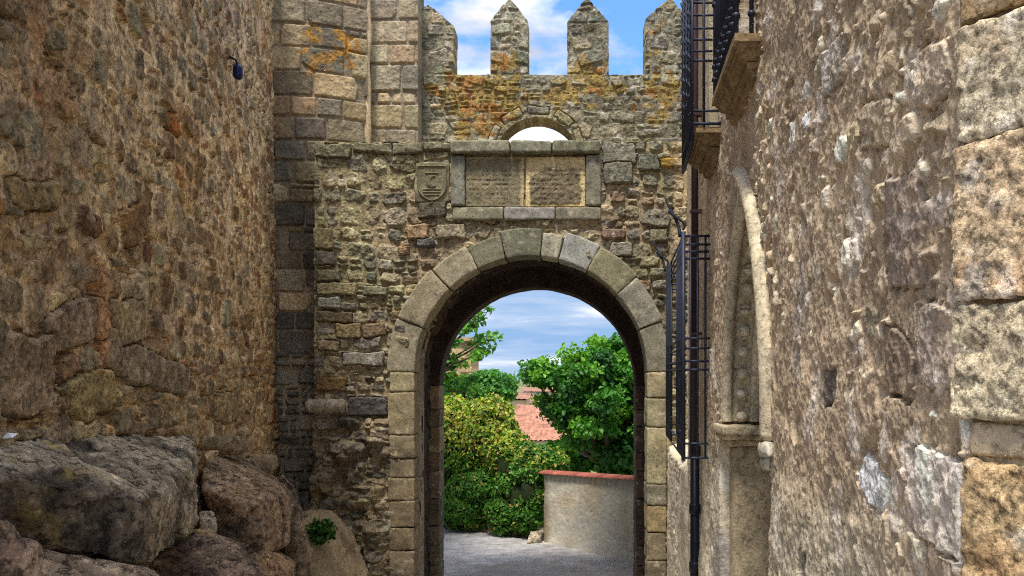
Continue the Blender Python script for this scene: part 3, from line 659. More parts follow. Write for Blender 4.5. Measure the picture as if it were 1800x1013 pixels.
def colB(U, V, H, c):
    c = desat(c, .06, .80)*np.array([1.04, 1.0, .92])*(1+.25*fbm2(U*1.5, V*1.5, 4, 170))[..., None]
    a = sstep(.1, .5, fbm2(U*2, V*2, 4, 173)); c = mixc(c, c*np.array([.72, .74, .72]), a*.6)
    w = sstep(.3, .5, fbm2(U*8, V*8, 4, 177)); c = mixc(c, lin(190, 184, 164, 1.3)*np.ones_like(c), w*.4)
    x0, z0 = pb(840, 190)
    dens = 1.0*np.exp(-((U-x0)/.45)**2-((V-z0)/.55)**2)+.75*np.exp(-((U-pb(892, 0)[0])/.22)**2-((V-pb(0, 130)[1])/.28)**2)+.6*np.exp(-((U-pb(1030, 0)[0])/.4)**2-((V-pb(0, 130)[1])/.32)**2)+.35*np.exp(-((V-pb(0, 165)[1])/.25)**2)+.3*np.exp(-((U-pb(1160, 0)[0])/.3)**2)
    m = sstep(.42, .52, dens*.80+.45*fbm2(U*5, V*6, 4, 181, .55)+.13); f = fbm2(U*18, V*18, 3, 185)
    return mixc(c, np.where((fbm2(U*5, V*5, 3, 186) > .22)[..., None], lin(150, 104, 46, 1.15), lin(136, 113, 58, 1.2))*(1+.45*f[..., None]), m*.85*sstep(-.5, -.25, fbm2(U*11, V*11, 3, 188)))
def keepB(U, V): return ~((np.hypot(U-WCX, V-WCZ) < WR) & (V > WCZ)) & ~((np.abs(U-WCX) < WR) & (V <= WCZ))
_, ZB = pb(0, 131)
def postB(U, V, H): return H
relief_sheet('parapet_wall', MS, gw, RB, np.linspace(-2.26, 1.95, 640), np.linspace(4.2, ZB, 300), lambda U, V, H: np.stack([U, DB-H, V], -1), keep=keepB, colpost=colB, thick=.5,
             backf=lambda U, V: np.stack([U, 0*U+DB+.5, V], -1))
g = Geo(); g.box((-2.25, DB+.03, ZB-.1), (1.94, DB+.5, ZB-.012), lin(128, 120, 98, K)); g.build('parapet_top', MS, gw)
for (xa, xb, ap, ysh) in [(700, 797, 752, 45), (862, 928, 895, 37), (997, 1070, 1032, 38), (1135, 1212, 1178, 34)]:
    a, _ = pb(xa, 0); b, _ = pb(xb, 0); cx, zt = pb(ap, -3 if ap > 800 else 8); _, zs = pb(0, ysh)
    def kp(U, V, a=a, b=b, cx=cx, zt=zt, zs=zs):
        e = .010*fbm2(V*9, U*3, 3, 190); ok = (U > a+e) & (U < b-e)
        roof = np.where(U < cx, (cx-U)/(cx-a), (U-cx)/(b-cx)); lim = zt-(zt-zs)*roof**1.12+.012*fbm2(U*11, V*0, 3, 3)
        return ok & (V < lim)
    # each merlon samples its own patch of masonry
    relief_sheet('merlon', MS, gw, RB, np.linspace(a-.02, b+.02, int((b-a)/.0066)+8), np.linspace(ZB-.02, zt+.02, 190), lambda U, V, H: np.stack([U, DB+.012-H, V], -1), keep=kp, colpost=colB,
                 fullback=True, backf=lambda U, V: np.stack([U, 0*U+DB+.45, V], -1))
print('battlement', time.time()-t0); t0 = time.time()

# =====================================================================================
# RIGHT: rendered stone house
# =====================================================================================
def xr(d, z=0.0):
    """house face; the last stretch sits back above the low plinth"""
    return .06*d+.635+.25*sstep(8.0, 8.5, d)*sstep(EYE-1.0, EYE-.85, z)
def dR(px): return 952.0/(px-1090)
hs = empty('stone_house', (1.0, 5.0, 0), 'rendered stone house with iron balconies and carved doorway along the right side', 'house')
PR = [lin(150, 136, 116, K), lin(138, 124, 106, K), lin(128, 114, 98, K), lin(160, 146, 128, K), lin(136, 122, 106, K), lin(120, 108, 94, K), lin(146, 128, 104, K)]
PRW = [lin(178, 168, 152, K*.85), lin(166, 158, 148, K*.85), lin(172, 156, 136, K*.85)]
def palR(x, y, rng): return PRW if rng.random() < .2+.12*(x > 4.5) else PR
def mortR(u, v, s): return .002+.009*sstep(.05, .3, fbm2(u*1.0, v*1.2, 3, 205))+.008*fbm2(u*1.3, v*1.3, 3, 200)+.008*fbm2(u*8, v*8, 4, 203)-.045*sstep(.46, .6, fbm2(u*6, v*5, 3, 208))+.02*sstep(EYE-.28, EYE-.5, v+.12*fbm2(u*1.5, v*0, 2, 8))*sstep(.25, -.2, fbm2(u*1.2, v*1.2, 2, 207))
def mcolR(u, v, s):
    base = mixc(lin(142, 124, 102, K)[None, None], lin(128, 111, 92, K)[None, None], sstep(-.2, .4, fbm2(u*1.1, v*1.1, 4, 210)))
    return mixc(base, lin(150, 140, 122, K*.95)*np.ones_like(base), sstep(EYE-.2, EYE-.55, v+.15*fbm2(u*1.5, v*2, 3, 9)))
RR_ = Relief(1.4, 11.8, -1.7, 8.0, .0065, mortR, mcolR, 81, (0.05, 1.5, .016, 12)); rg = np.random.default_rng(23)
lay(RR_, rg, 1.4, 11.8, -1.7, 8.0, (.05, .14), (.6, 1.5), palf=palR, gap=.010, top=(-.005, .017), bevel=(.008, .022), r=(.3, .8), rot=.35, split=.15, chips=.2, cuts=.8, tilt=.09, amp=.013, sink=.03)
for (px, py, w, h, c, rot) in [(1595, 410, 70, 200, (116, 102, 94), .1), (1468, 690, 26, 70, (88, 80, 76), 0), (1580, 640, 50, 120, (110, 94, 80), .1), (1545, 860, 55, 80, (172, 164, 158), .2), (1650, 880, 110, 190, (164, 154, 146), .1), (1470, 110, 40, 90, (134, 128, 122), .1),
                               (1425, 1000, 14, 50, (98, 86, 84), 0), (1650, 600, 80, 150, (140, 124, 110), 0), (1420, 215, 10, 40, (176, 170, 164), 0), (1395, 240, 12, 60, (176, 172, 168), 0), (1640, 130, 60, 110, (142, 126, 110), .1), (1540, 230, 50, 90, (140, 124, 104), .2)]:
    d = dR(px); d0, d1 = sorted((dR(px-w/2), dR(px+w/2)))
    RR_.stone((d0+d1)/2, zat(py, d), (d1-d0)/2, h/F*d/2, .010, .010, .3, rot, lin(*c, K), (.0, .01), rand_cuts(rg, (d1-d0)/2, h/F*d/2, .7), .03, .012, over=True)
def colR(U, V, H, c):
    c = 1.38*desat(c, .15)*np.array([1.01, 1.01, .93])*(1+.2*fbm2(U*9, V*6, 4, 233))[..., None]*(1+.18*fbm2(U*1.5, V*.9, 4, 220))[..., None]
    # render smeared over the stones, lime bloom, grey streaks
    m = sstep(-.05, .35, fbm2(U*3, V*3, 4, 223)); c = mixc(c, lin(140, 122, 100, K)*np.ones_like(c), m*.4)
    w = sstep(.28, .42, fbm2(U*7, V*6, 4, 227)); c = mixc(c, lin(206, 196, 182, 1.45)*np.ones_like(c), w*.6)
    g_ = sstep(.3, .55, fbm2(U*2.4, V*1.2, 4, 229)); c = mixc(c, lin(128, 126, 128, K)*np.ones_like(c), g_*.45)
    pl = sstep(.3, .1, np.abs(U-5.9)-.15)*sstep(EYE+1.45, EYE+1.6, V); c = mixc(c, lin(146, 136, 112, K)*np.ones_like(c), pl*.9)
    pl2 = sstep(6.2, 6.35, U)*sstep(8.6, 8.4, U)*sstep(EYE-.9, EYE-.6, V); return mixc(c, lin(140, 124, 98, K)*np.ones_like(c), pl2*.7)
def postR(U, V, H):
    smooth = np.maximum(sstep(.3, .1, np.abs(U-5.9)-.15)*sstep(EYE+1.45, EYE+1.6, V), sstep(6.2, 6.35, U)*sstep(8.6, 8.4, U)*sstep(EYE-.9, EYE-.6, V))
    return H*(1-.85*smooth)
AN, AF, ASP, ACZ, RA = 3.60, 5.25, EYE-.28, 1.25, 1.36
def arch_half(v):   # distance from the near jamb at height v (v above springing)
    c = RA; return c-np.sqrt(np.clip(c*c-v*v, 0, None))
def keepR(U, V):
    h = V-ASP; o = arch_half(np.clip(h-.02, 0, 1.25)); half = (AF-AN)/2; m1 = (U > AN-.065+np.where(h > 0, o, 0)) & (U < AF+.065-np.where(h > 0, o, 0)) & (h < 1.29)
    m2 = (U > 3.98) & (U < 4.60) & (V > EYE+1.50) & (V < EYE+3.4); m3 = (U > 5.5) & (U < 6.05) & (V > EYE+1.54) & (V < EYE+3.4)
    m4 = (U > 6.85) & (U < 7.85) & (V > EYE-.5) & (V < EYE+.85)
    return ~(m1 | m2 | m3 | m4)
nR = np.array([-1.0, .06])/math.hypot(1, .06)
def posR(U, V, H): return np.stack([xr(U, V)+nR[0]*H, U+nR[1]*H, V], -1)
pxs = np.linspace(1180, 1690, 640); dc = np.sort(952/(pxs-1090)); dc = dc[dc > 1.60]
dc = np.concatenate([[1.585], dc, np.linspace(dc[-1], 11.6, 30)[1:]])
relief_sheet('wall', MP, hs, RR_, dc, fan(dc, np.linspace(-.245, .45, 680), -1.7, 7.2), posR, keep=keepR, colpost=colR, post=postR, fine=.005, fs=40, thick=.3,
             backf=lambda U, V: np.stack([xr(U, V)+.38, U, V], -1))
g = Geo()   # core behind the recesses and the roofless top
g.hexa([(xr(1.7)+.4, 1.9, -1.7), (6, 1.9, -1.7), (6, 11.6, -1.7), (xr(11.6)+.62, 11.6, -1.7), (xr(1.7)+.4, 1.9, 7.1), (6, 1.9, 7.1), (6, 11.6, 7.1), (xr(11.6)+.62, 11.6, 7.1)], lin(112, 100, 84, K)); g.build('inner_wall', MP, hs)
# corner face turned towards the camera, coursed in big granite quoins
Cn = np.array([xr(1.59), 1.59]); ed = np.array([.6, -1.0]); ed /= np.linalg.norm(ed); nf = np.array([-ed[1]*-1, 0]); nf = np.array([-1.0, -.6]); nf /= np.linalg.norm(nf)
ys = [-760, -480, -220, 42, 248, 530, 738, 808, 1090, 1400, 1800, 2300]; QC = [(160, 142, 112), (166, 148, 116), (150, 126, 90), (200, 186, 156), (192, 168, 134), (190, 176, 146), (178, 160, 132), (180, 154, 114), (150, 128, 92), (140, 120, 90), (140, 120, 90)]
for i in range(11):
    z1, z0 = zat(ys[i], 1.56), zat(ys[i+1], 1.56); plaster = (i == 6)
    L0 = [.9, .7, .95, .8, 1.0, .75, .9, .9, .7, .9, .8][i]; hz = (z1-z0)/2; out = .012 if not plaster else -.004; back = [-.02, .03, .0, .0, .008, .02, -.01, -.005, .01, 0, 0][i]
    ctr = Cn+ed*(L0/2-back)-nf*(.15-out)
    def fn(P, ctr=ctr, z=(z0+z1)/2): return np.stack([ctr[0]+P[:, 0]*ed[0]+P[:, 1]*nf[0], ctr[1]+P[:, 0]*ed[1]+P[:, 1]*nf[1], z+P[:, 2]], 1)
    def cf(P, c, i=i):
        a = sstep(.0, .4, fbm3(P*9+i, 4, i)); c = mixc(c, lin(188, 130, 82, 1.5)*np.ones_like(c), a*[.2, .2, .3, .15, .32, .05, .0, .22, .3, .3, .3][i])
        w = sstep(.15, .4, fbm3(P*16+i, 4, i+3)); c = mixc(c, lin(214, 206, 190, 1.3)*np.ones_like(c), w*(.1 if i == 6 else .5))
        b = sstep(.12, .32, fbm3(P*70+i, 3, i+6)); return mixc(c, lin(92, 76, 58, K)*np.ones_like(c), b*(0 if i == 6 else .3))
    V, Q, c = block((L0/2, .15, hz-.003), fn, (.0055 if 2 < i < 9 else .03), .010, .013 if not plaster else .002, 30, 600+i, lin(*QC[i], 1.28), .3, cf, big=.010)
    mesh('quoin_stone', V, Q[:, ::-1], MFINE if not plaster else MP, hs, c)
g = Geo()   # joints behind the quoins and the building behind them
q0 = Cn-nf*.016+ed*.004; q1 = Cn+ed*.68-nf*.016; 
g.hexa([(q0[0], q0[1], -1.7), (q1[0], q1[1], -1.7), (6, q1[1], -1.7), (6, 1.9, -1.7), (q0[0], q0[1], 7.1), (q1[0], q1[1], 7.1), (6, q1[1], 7.1), (6, 1.9, 7.1)], lin(150, 134, 108, K)); g.build('end_wall', MP, hs)

# ---- carved doorway
def wpt(d, z, n): return np.array([xr(d)-n*1.0, d, z])      # n out of the wall
def arch_path(off, n=40, near=True, far=True, zb=-1.0):
    """points (d,z,tangent normal) along jamb + pointed arch, offset outwards by off"""
    R_ = 1.59-0.0; half = (AF-AN)/2; out = []
    zlist = np.linspace(zb, ASP, 12)
    cN = AN+RA
    Rr = cN-AN
    thmax = math.acos((cN-(AN+AF)/2)/(Rr+off)); th = np.linspace(0, thmax, n)
    arcN = [(cN-(Rr+off)*math.cos(t), ASP+(Rr+off)*math.sin(t)) for t in th]
    nearp = [(AN-off, z) for z in zlist[:-1]]+arcN
    farp = [(AN+AF-d, z) for d, z in nearp]
    return nearp, farp
def sweep(offs_ns, zb, part='both', n=40):
    """offs_ns list of (offset outward from opening, n out of wall)"""
    lines = []
    for (o, nn) in offs_ns:
        a, b = arch_path(o, n, zb=zb); pl = a+b[::-1][1:] if part == 'both' else (a if part == 'near' else b)
        lines.append(np.array([wpt(d, z, nn) for d, z in pl]))
    A = np.array(lines); k, m, _ = A.shape; idx = np.arange(k*m).reshape(k, m)
    return A.reshape(-1, 3), np.stack([idx[:-1, :-1], idx[:-1, 1:], idx[1:, 1:], idx[1:, :-1]], -1).reshape(-1, 4)
def rollp(c, r, a0, a1, n=7): return [(c[0]+r*math.cos(math.radians(a)), c[1]+r*math.sin(math.radians(a))) for a in np.linspace(a0, a1, n)]
prof = [(.10, -.004), (.05, .004)]+rollp((.0, -.022), .030, 90, 250, 8)+[(.022, -.060), (.03, -.074), (.03, -.082), (.034, -.10), (.034, -.128), (.03, -.142), (.03, -.150), (.022, -.164)]+rollp((-.02, -.195), .032, 60, 290, 9)+[(.02, -.232), (-.03, -.25), (-.06, -.27), (-.06, -.40)]
V, Q = sweep(prof, ASP-.02, n=50); c = np.broadcast_to(lin(160, 150, 128, 1.8), V.shape)*(1+.25*fbm3(V*7, 4, 3)[:, None]); V = V+.0015*fbm3(V*14, 3, 2)[:, None]
dw = mesh('doorway_moulding', V, Q, MSM, hs, c)
a, b = arch_path(.006, 60, zb=ASP-.02)
ppts = np.array((a[11:])[::1]+(b[::-1][1:]))
Ls = np.concatenate([[0], np.cumsum(np.hypot(*np.diff(ppts, axis=0).T))]); sp = np.arange(.08, Ls[-1], .135)
dd = np.interp(sp, Ls, ppts[:, 0]); zz = np.interp(sp, Ls, ppts[:, 1])
for k, (d_, z_) in enumerate(zip(dd, zz)):
    if d_ < 4.2: continue
    V, Q, c = block((.034, .032, .034+.004*math.sin(k*3)), lambda P: P+wpt(d_, z_, -.113)+np.array([0, -.008, 0]), .01, .0318, .0012, 20, 700+k, lin(172, 162, 140, 1.7)); mesh('carved_ball', V, Q[:, ::-1], MSM, dw, c)
hp = [(.02, .0), (.024, .03), (.035, .048), (.055, .056), (.075, .05), (.092, .03), (.096, 0)]
V, Q = sweep(hp, ASP-.0, 'near', 70); c = np.broadcast_to(lin(186, 172, 144, 1.15), V.shape)*(1+.25*fbm3(V*9, 4, 13)[:, None]); V = V+.003*fbm3(V*12, 3, 7)[:, None]+.002*fbm3(V*40, 3, 9)[:, None]
mesh('hood_moulding', V, Q, MSM, hs, c)
def hb(d0, d1, n0, n1, z0, z1, col, seed, name, r=.01, amp=.004, step=.015, parent=None, mat=None):
    """block on the house face between depths d0,d1, protruding n0..n1"""
    def fn(P): dd_ = (d0+d1)/2+P[:, 1]; return np.stack([xr((d0+d1)/2)-(n0+n1)/2+P[:, 0], dd_, (z0+z1)/2+P[:, 2]], 1)
    V, Q, c = block((abs(n1-n0)/2, abs(d1-d0)/2, (z1-z0)/2), fn, step, r, amp, 12, seed, col, .28)
    return mesh(name, V, Q, mat or MSM, parent or hs, c)
zc = EYE-.33
cc_ = lin(164, 150, 122, 1.5)
hb(5.08, 5.42, -.30, .035, zc-.045, zc+.01, cc_, 801, 'capital', r=.012)
hb(5.11, 5.42, -.30, .02, zc-.075, zc-.047, cc_, 802, 'capital', r=.012)
hb(5.17, 5.42, -.28, -.01, zc-.125, zc-.072, cc_*.92, 803, 'capital', r=.024, amp=.014)
hb(5.20, 5.42, -.32, -.045, -.5, zc-.12, lin(150, 136, 110, 1.5), 804, 'jamb_shaft', r=.03, amp=.005, step=.02)
hb(5.20, 5.42, -.32, -.045, -1.6, -.505, lin(146, 132, 106, 1.45), 806, 'jamb_shaft', r=.03, amp=.005, step=.02)
hb(3.47, 3.59, .0, .06, ASP-.07, ASP+.0, lin(150, 144, 128, K), 805, 'hood_stop', r=.03, amp=.02)
hb(3.49, 3.58, .0, .045, ASP-.13, ASP-.06, lin(150, 144, 128, K), 807, 'hood_stop', r=.025, amp=.02)
g = Geo(); g.hexa([wpt(3.5, -1.6, -.36), wpt(5.4, -1.6, -.36), wpt(5.4, -1.6, -.44), wpt(3.5, -1.6, -.44), wpt(3.5, 2.95, -.36), wpt(5.4, 2.95, -.36), wpt(5.4, 2.95, -.44), wpt(3.5, 2.95, -.44)], lin(104, 94, 76, K)); g.build('blocked_opening', MP, hs)

# ---- balconies
def loft(levels, d0, d1, P):
    """levels (z, inset): inverted stepped pyramid against the wall"""
    V = []; 
    for (z, a) in levels:
        V += [wpt(d0+a, z, -.05), wpt(d0+a, z, max(P-a, .004)), wpt(d1-a, z, max(P-a, .004)), wpt(d1-a, z, -.05)]
    Q = [(0, 1, 2, 3)]; n = len(levels)
    for i in range(n-1):
        for k in range(4): Q.append((i*4+k, (i+1)*4+k, (i+1)*4+(k+1) % 4, i*4+(k+1) % 4))
    b = (n-1)*4; Q.append((b+3, b+2, b+1, b)); return np.array(V), np.array(Q)
LV = [(0, 0), (-.034, 0), (-.036, .018), (-.052, .020), (-.054, .03), (-.070, .034), (-.085, .046), (-.096, .066), (-.100, .088), (-.104, .070), (-.130, .072), (-.134, .090), (-.160, .094), (-.172, .104), (-.180, .120)]
def knuckle_bar(g, p, z0, z1, r, knots, col=lin(50, 54, 68)):
    g.tube([p+np.array([0, 0, z0-p[2]]), p+np.array([0, 0, z1-p[2]])], r, col, 8)
    for k in knots: g.tube([p+np.array([0, 0, k-p[2]-.012]), p+np.array([0, 0, k-p[2]-.008]), p+np.array([0, 0, k-p[2]+.008]), p+np.array([0, 0, k-p[2]+.012])], [r, r*1.6, r*1.6, r], col, 8)
def balcony(d0, d1, P, zr, kind):
    z = EYE+zr
    V, Q = loft([(z+a, b*P/.13) for a, b in LV], d0, d1, P)
    c = np.broadcast_to(lin(122, 102, 74, 1.45), V.shape)
    # refine so that the edges can weather
    import bmesh
    me = bpy.data.meshes.new('t'); me.from_pydata([tuple(v) for v in V], [], [tuple(int(i) for i in q) for q in Q]); bm = bmesh.new(); bm.from_mesh(me); bmesh.ops.recalc_face_normals(bm, faces=bm.faces)
    es = [e for e in bm.edges if e.calc_length() > .05]; bmesh.ops.subdivide_edges(bm, edges=es, cuts=14, use_grid_fill=True); bmesh.ops.triangulate(bm, faces=bm.faces)
    V = np.array([v.co[:] for v in bm.verts]); T = np.array([[v.index for v in f.verts] for f in bm.faces]); bm.verts.index_update(); T = np.array([[v.index for v in f.verts] for f in bm.faces]); bm.free()
    V = V+.005*fbm3(V*14, 4, 5)[:, None]
    c = np.broadcast_to(lin(122, 102, 74, 1.45), V.shape)*(1+.35*fbm3(V*8, 4, 6)[:, None])
    bal = mesh('balcony', V, T, MSM, hs, c, smooth=False)
    g = Geo(); top = z+1.15; col = lin(50, 54, 68)
    if kind == 1:
        ds = np.arange(d0+.03, d1, .105)
        for d_ in ds: knuckle_bar(g, wpt(d_, z, P-.012), z+.0, top, .0125, (z+.09, z+.16, z+.5, z+1.0))
        knuckle_bar(g, wpt(d0+.03, z, P*.35), z, top, .011, (z+.10, z+.5, z+1.0))
        for zz in (z+.2, z+1.0, z+1.15):
            g.tube([wpt(d0+.03, zz, P-.012), wpt(d1-.03, zz, P-.012)], .010, col, 6)
        for zz in (z+1.0, z+1.15):
            g.tube([wpt(d0+.03, zz, 0), wpt(d0+.03, zz, P-.012)], .010, col, 6); g.tube([wpt(d1-.03, zz, 0), wpt(d1-.03, zz, P-.012)], .010, col, 6)
    else:
        Pp = P+.022
        for d_ in np.arange(d0, d1+.02, .062): g.tube([wpt(d_, z-.10, Pp), wpt(d_, z+1.2, Pp)], .0085, col, 6)
        for d_ in (d0+.05, d0+.25, d0+.5, d0+.75):   # twisted bars
            zz = np.linspace(z+.2, z+1.1, 50); b = wpt(d_, 0, Pp+.012); pts = np.stack([b[0]+.008*np.sin(zz*70), b[1]+.012*np.cos(zz*70), zz], 1); g.tube(pts, .006, col, 5)
        for k, py in enumerate([5, 27, 50, 70, 90, 107, 195, 218]):
            zz = EYE+(VY-py)*d0/F; inner = 0.0 if k not in (3, 4, 5) else .055
            g.tube([wpt(d0, zz, inner), wpt(d0, zz, Pp)], .0075, col, 6)
            if k in (0, 2, 5, 6, 7): g.tube([wpt(d0, zz, Pp), wpt(d1, zz, Pp)], .008, col, 6)
        g.tube([wpt(d0, z, .11), wpt(d0, z+1.2, .11)], .009, col, 6)
        for dz in (-.10, .02): g.tube([wpt(d0-.0, z+dz, Pp), wpt(d1, z+dz, Pp)], .013, col, 6)
        g.tube([wpt(d0, z+.02, 0), wpt(d0, z+.02, Pp)], .010, col, 6)
        g.tube([wpt(d1, z+1.15, 0), wpt(d1, z+1.15, Pp)], .0085, col, 6)
    g.build('railing', MI, bal, True)
    return bal
balcony(3.81, 4.75, .125, 1.515, 1); balcony(5.35, 6.15, .16, 1.54, 2)
for (a, b, z0) in ((3.98, 4.60, EYE+1.50), (5.5, 6.05, EYE+1.54)):
    g = Geo(); cd = lin(150, 138, 112, 1.4)
    for i in range(2):
        x0 = a+(b-a)/2*i; x1 = a+(b-a)/2*(i+1)
        g.hexa([wpt(x0+.005, z0, -.20), wpt(x1-.005, z0, -.20), wpt(x1-.005, z0, -.25), wpt(x0+.005, z0, -.25), wpt(x0+.005, z0+1.9, -.20), wpt(x1-.005, z0+1.9, -.20), wpt(x1-.005, z0+1.9, -.25), wpt(x0+.005, z0+1.9, -.25)], cd)
        for (p0, p1) in ((.1, .8), (.95, 1.8)):
            g.hexa([wpt(x0+.05, z0+p0, -.185), wpt(x1-.05, z0+p0, -.185), wpt(x1-.05, z0+p0, -.203), wpt(x0+.05, z0+p0, -.203), wpt(x0+.05, z0+p1, -.185), wpt(x1-.05, z0+p1, -.185), wpt(x1-.05, z0+p1, -.203), wpt(x0+.05, z0+p1, -.203)], cd*.8)
    g.build('balcony_door', MWOOD, hs)
# ---- barred window
g = Geo(); g.hexa([wpt(6.8, EYE-.55, -.28), wpt(7.9, EYE-.55, -.28), wpt(7.9, EYE-.55, -.31), wpt(6.8, EYE-.55, -.31), wpt(6.8, EYE+.9, -.28), wpt(7.9, EYE+.9, -.28), wpt(7.9, EYE+.9, -.31), wpt(6.8, EYE+.9, -.31)]); win = g.build('window', MDARK, hs)
g = Geo(); ci = lin(50, 54, 68); g0, g1, P = 6.0, 8.2, .19; zb, zt = EYE-.60, EYE+.96
for d_ in np.concatenate([np.arange(g0, 6.65, .085), np.arange(7.4, g1+.02, .085)]): g.tube([wpt(d_, zb, P), wpt(d_, zt, P)], .0085, ci, 6)
for dz in (-.60, -.50, .02, .08, .17, .24, .80, .85, .90, .96):
    g.tube([wpt(g0, EYE+dz, 0.0 if dz not in (.17,) else -.0), wpt(g0, EYE+dz, P)], .0085, ci, 6); g.tube([wpt(g0, EYE+dz, P), wpt(g1, EYE+dz, P)], .0075, ci, 6)
    g.tube([wpt(g1, EYE+dz, 0.0), wpt(g1, EYE+dz, P)], .0085, ci, 6)
for n_ in (.035, .09, .14): g.tube([wpt(g0, zb, n_), wpt(g0, zt, n_)], .0085, ci, 6); g.tube([wpt(g1, zb, n_), wpt(g1, zt, n_)], .0085, ci, 6)
g.tube([wpt(g0, zb-.02, P), wpt(g0, zt+.03, P)], .016, ci, 8)
def crest(d_):
    t = np.linspace(0, 1, 16); pts = np.array([wpt(d_+.05*s_, zt+.30*s_**.9, P+.02+.11*math.sin(s_*1.9)*s_) for s_ in t]); g.tube(pts, .013*(1-.5*t), ci, 6)
    pts = np.array([wpt(d_, zt+.05+.14*s_, P-.0+.07*s_-.03*math.sin(s_*5)) for s_ in t]); g.tube(pts, .009, ci, 6)
for d_ in (6.05, 8.1): crest(d_)
g.build('window_grille', MI, hs, True)
# ---- drainpipe
pd = 6.62; g = Geo(); px_ = wpt(pd, 0, .055)
g.tube([(px_[0], pd, EYE-.62), (px_[0], pd, 7.0)], .028, lin(66, 48, 50), 12); dp = g.build('drainpipe', MPIPE, hs, True)
g = Geo(); g.tube([(px_[0], pd, -.95), (px_[0], pd, EYE-.60)], .036, lin(30, 30, 40), 12)
for z_ in (EYE-.60, EYE-1.05, EYE-1.5, EYE-2.0): g.tube([(px_[0], pd, z_-.05), (px_[0], pd, z_-.045), (px_[0], pd, z_+.03), (px_[0], pd, z_+.035)], [.036, .045, .045, .036], lin(30, 30, 40), 12)
g.build('lower_pipe', MPIPB, dp, True)
g = Geo()
for z_ in (EYE+1.25, EYE+2.0, EYE+.3):
    g = Geo(); g.box((px_[0]-.035, pd-.03, z_-.012), (px_[0]+.07, pd+.03, z_+.012), lin(60, 46, 48))
    g.build('pipe_clip', MPIPE, dp)
print('house', time.time()-t0); t0 = time.time()

# =====================================================================================
# BOULDERS under the left wall
# =====================================================================================
def rockcol(base, brown=.4, lich=.25, seed=0):
    def f(P, N, a, b):
        c = 1.5*np.ones_like(P)*base*np.array([1.03, 1.0, .93])*(1+.5*fbm3(P*5, 4, seed)+.35*b)[:, None]
        c = mixc(c, lin(98, 74, 46, K)*np.ones_like(c), sstep(.0, .5, fbm3(P*2.2, 4, seed+3)+.15*(-N[:, 2]))*brown)
        c = mixc(c, lin(170, 160, 138, 1.35)*np.ones_like(c), sstep(.12, .42, fbm3(P*np.array([7, 7, 10]), 5, seed+6, .65))*lich)
        c = mixc(c, lin(46, 42, 36, K)*np.ones_like(c), sstep(.1, .4, fbm3(P*3.1, 4, seed+9, .6))*.65)
        return mixc(c, lin(150, 124, 60, 1.3)*np.ones_like(c), sstep(.38, .5, fbm3(P*6, 4, seed+12))*.5)
    return f
hull_rock('boulder', [(-250, 825, 3.0), (60, 838, 3.25), (160, 868, 3.5), (262, 878, 3.75), (300, 862, 4.2), (345, 800, 5.6), (335, 766, 6.9), (200, 762, 5.2), (60, 762, 4.1), (-250, 762, 3.1),
                      (-250, 935, 3.1), (90, 965, 3.35), (235, 992, 3.7), (262, 985, 3.9), (345, 925, 5.5), (200, 900, 6.2), (-300, 800, 4.2), (-300, 960, 4.2), (120, 770, 6.5)],
          'huge grey granite boulder with pale lichen at the foot of the left wall', 'boulder', .014, .035, 2.2, 1, 5, rockcol(lin(104, 96, 84, K), .35, .6, 1))
hull_rock('boulder', [(357, 815, 7.2), (378, 803, 7.8), (425, 808, 8.4), (498, 868, 7.4), (507, 880, 7.5), (450, 888, 6.9), (400, 878, 6.8), (358, 862, 6.9), (382, 900, 6.9), (388, 950, 6.9), (410, 978, 6.9), (470, 975, 7.0), (508, 955, 7.4), (500, 850, 9), (400, 800, 9), (340, 900, 9), (510, 950, 9)],
          'brown-faced boulder with flat purple-grey top, right of the huge boulder', 'boulder', .016, .03, 2.0, 11, 4, rockcol(lin(94, 80, 66, K), .65, .2, 11))
hull_rock('upright_stone', [(350, 900, 6.75), (378, 898, 6.8), (382, 930, 6.7), (372, 962, 6.7), (354, 950, 6.7), (352, 905, 7.2), (380, 960, 7.2)],
          'small pale upright stone wedged between the two large boulders', 'stone', .015, .015, 4, 21, 4, rockcol(lin(120, 112, 98, K), .3, .5, 21))
hull_rock('leaning_slab', [(495, 835, 8.6), (515, 850, 8.4), (528, 880, 8.3), (530, 940, 8.3), (548, 1030, 8.2), (500, 1030, 8.0), (498, 960, 8.0), (505, 900, 8.1), (480, 840, 9.4), (500, 1030, 9.4), (530, 1030, 9.2)],
          'dark leaning slab of rock beside the pale bank and green weed', 'rock', .022, .03, 3, 31, 3, rockcol(lin(84, 74, 62, K), .4, .2, 31))
hull_rock('low_boulder', [(-260, 880, 2.6), (0, 908, 2.75), (40, 930, 2.85), (78, 968, 3.0), (70, 1040, 2.9), (-260, 1060, 2.6), (30, 950, 3.3), (-260, 900, 3.3)],
          'low sloping brown rock in the bottom left corner', 'rock', .014, .022, 3.5, 41, 4, rockcol(lin(98, 84, 74, K), .35, .35, 41))
hull_rock('rock_ledge', [(60, 968, 3.3), (250, 1000, 3.5), (285, 1012, 3.5), (60, 1090, 3.0), (330, 1100, 3.3), (240, 985, 4.2), (40, 950, 4.0), (-100, 975, 3.2), (-100, 1100, 3.2)],
          'flat rock ledge running beneath the huge boulder', 'rock', .018, .02, 3, 51, 4, rockcol(lin(100, 88, 76, K), .4, .35, 51))
hull_rock('rock_ledge', [(318, 948, 5.6), (345, 930, 5.8), (372, 965, 5.6), (440, 990, 5.5), (478, 1040, 5.4), (260, 1060, 5.0), (270, 985, 5.2), (300, 930, 6.5), (440, 960, 6.5)],
          'purple-grey rock ledge below the brown-faced boulder', 'rock', .02, .03, 2.6, 61, 4, rockcol(lin(96, 82, 72, K), .35, .3, 61))
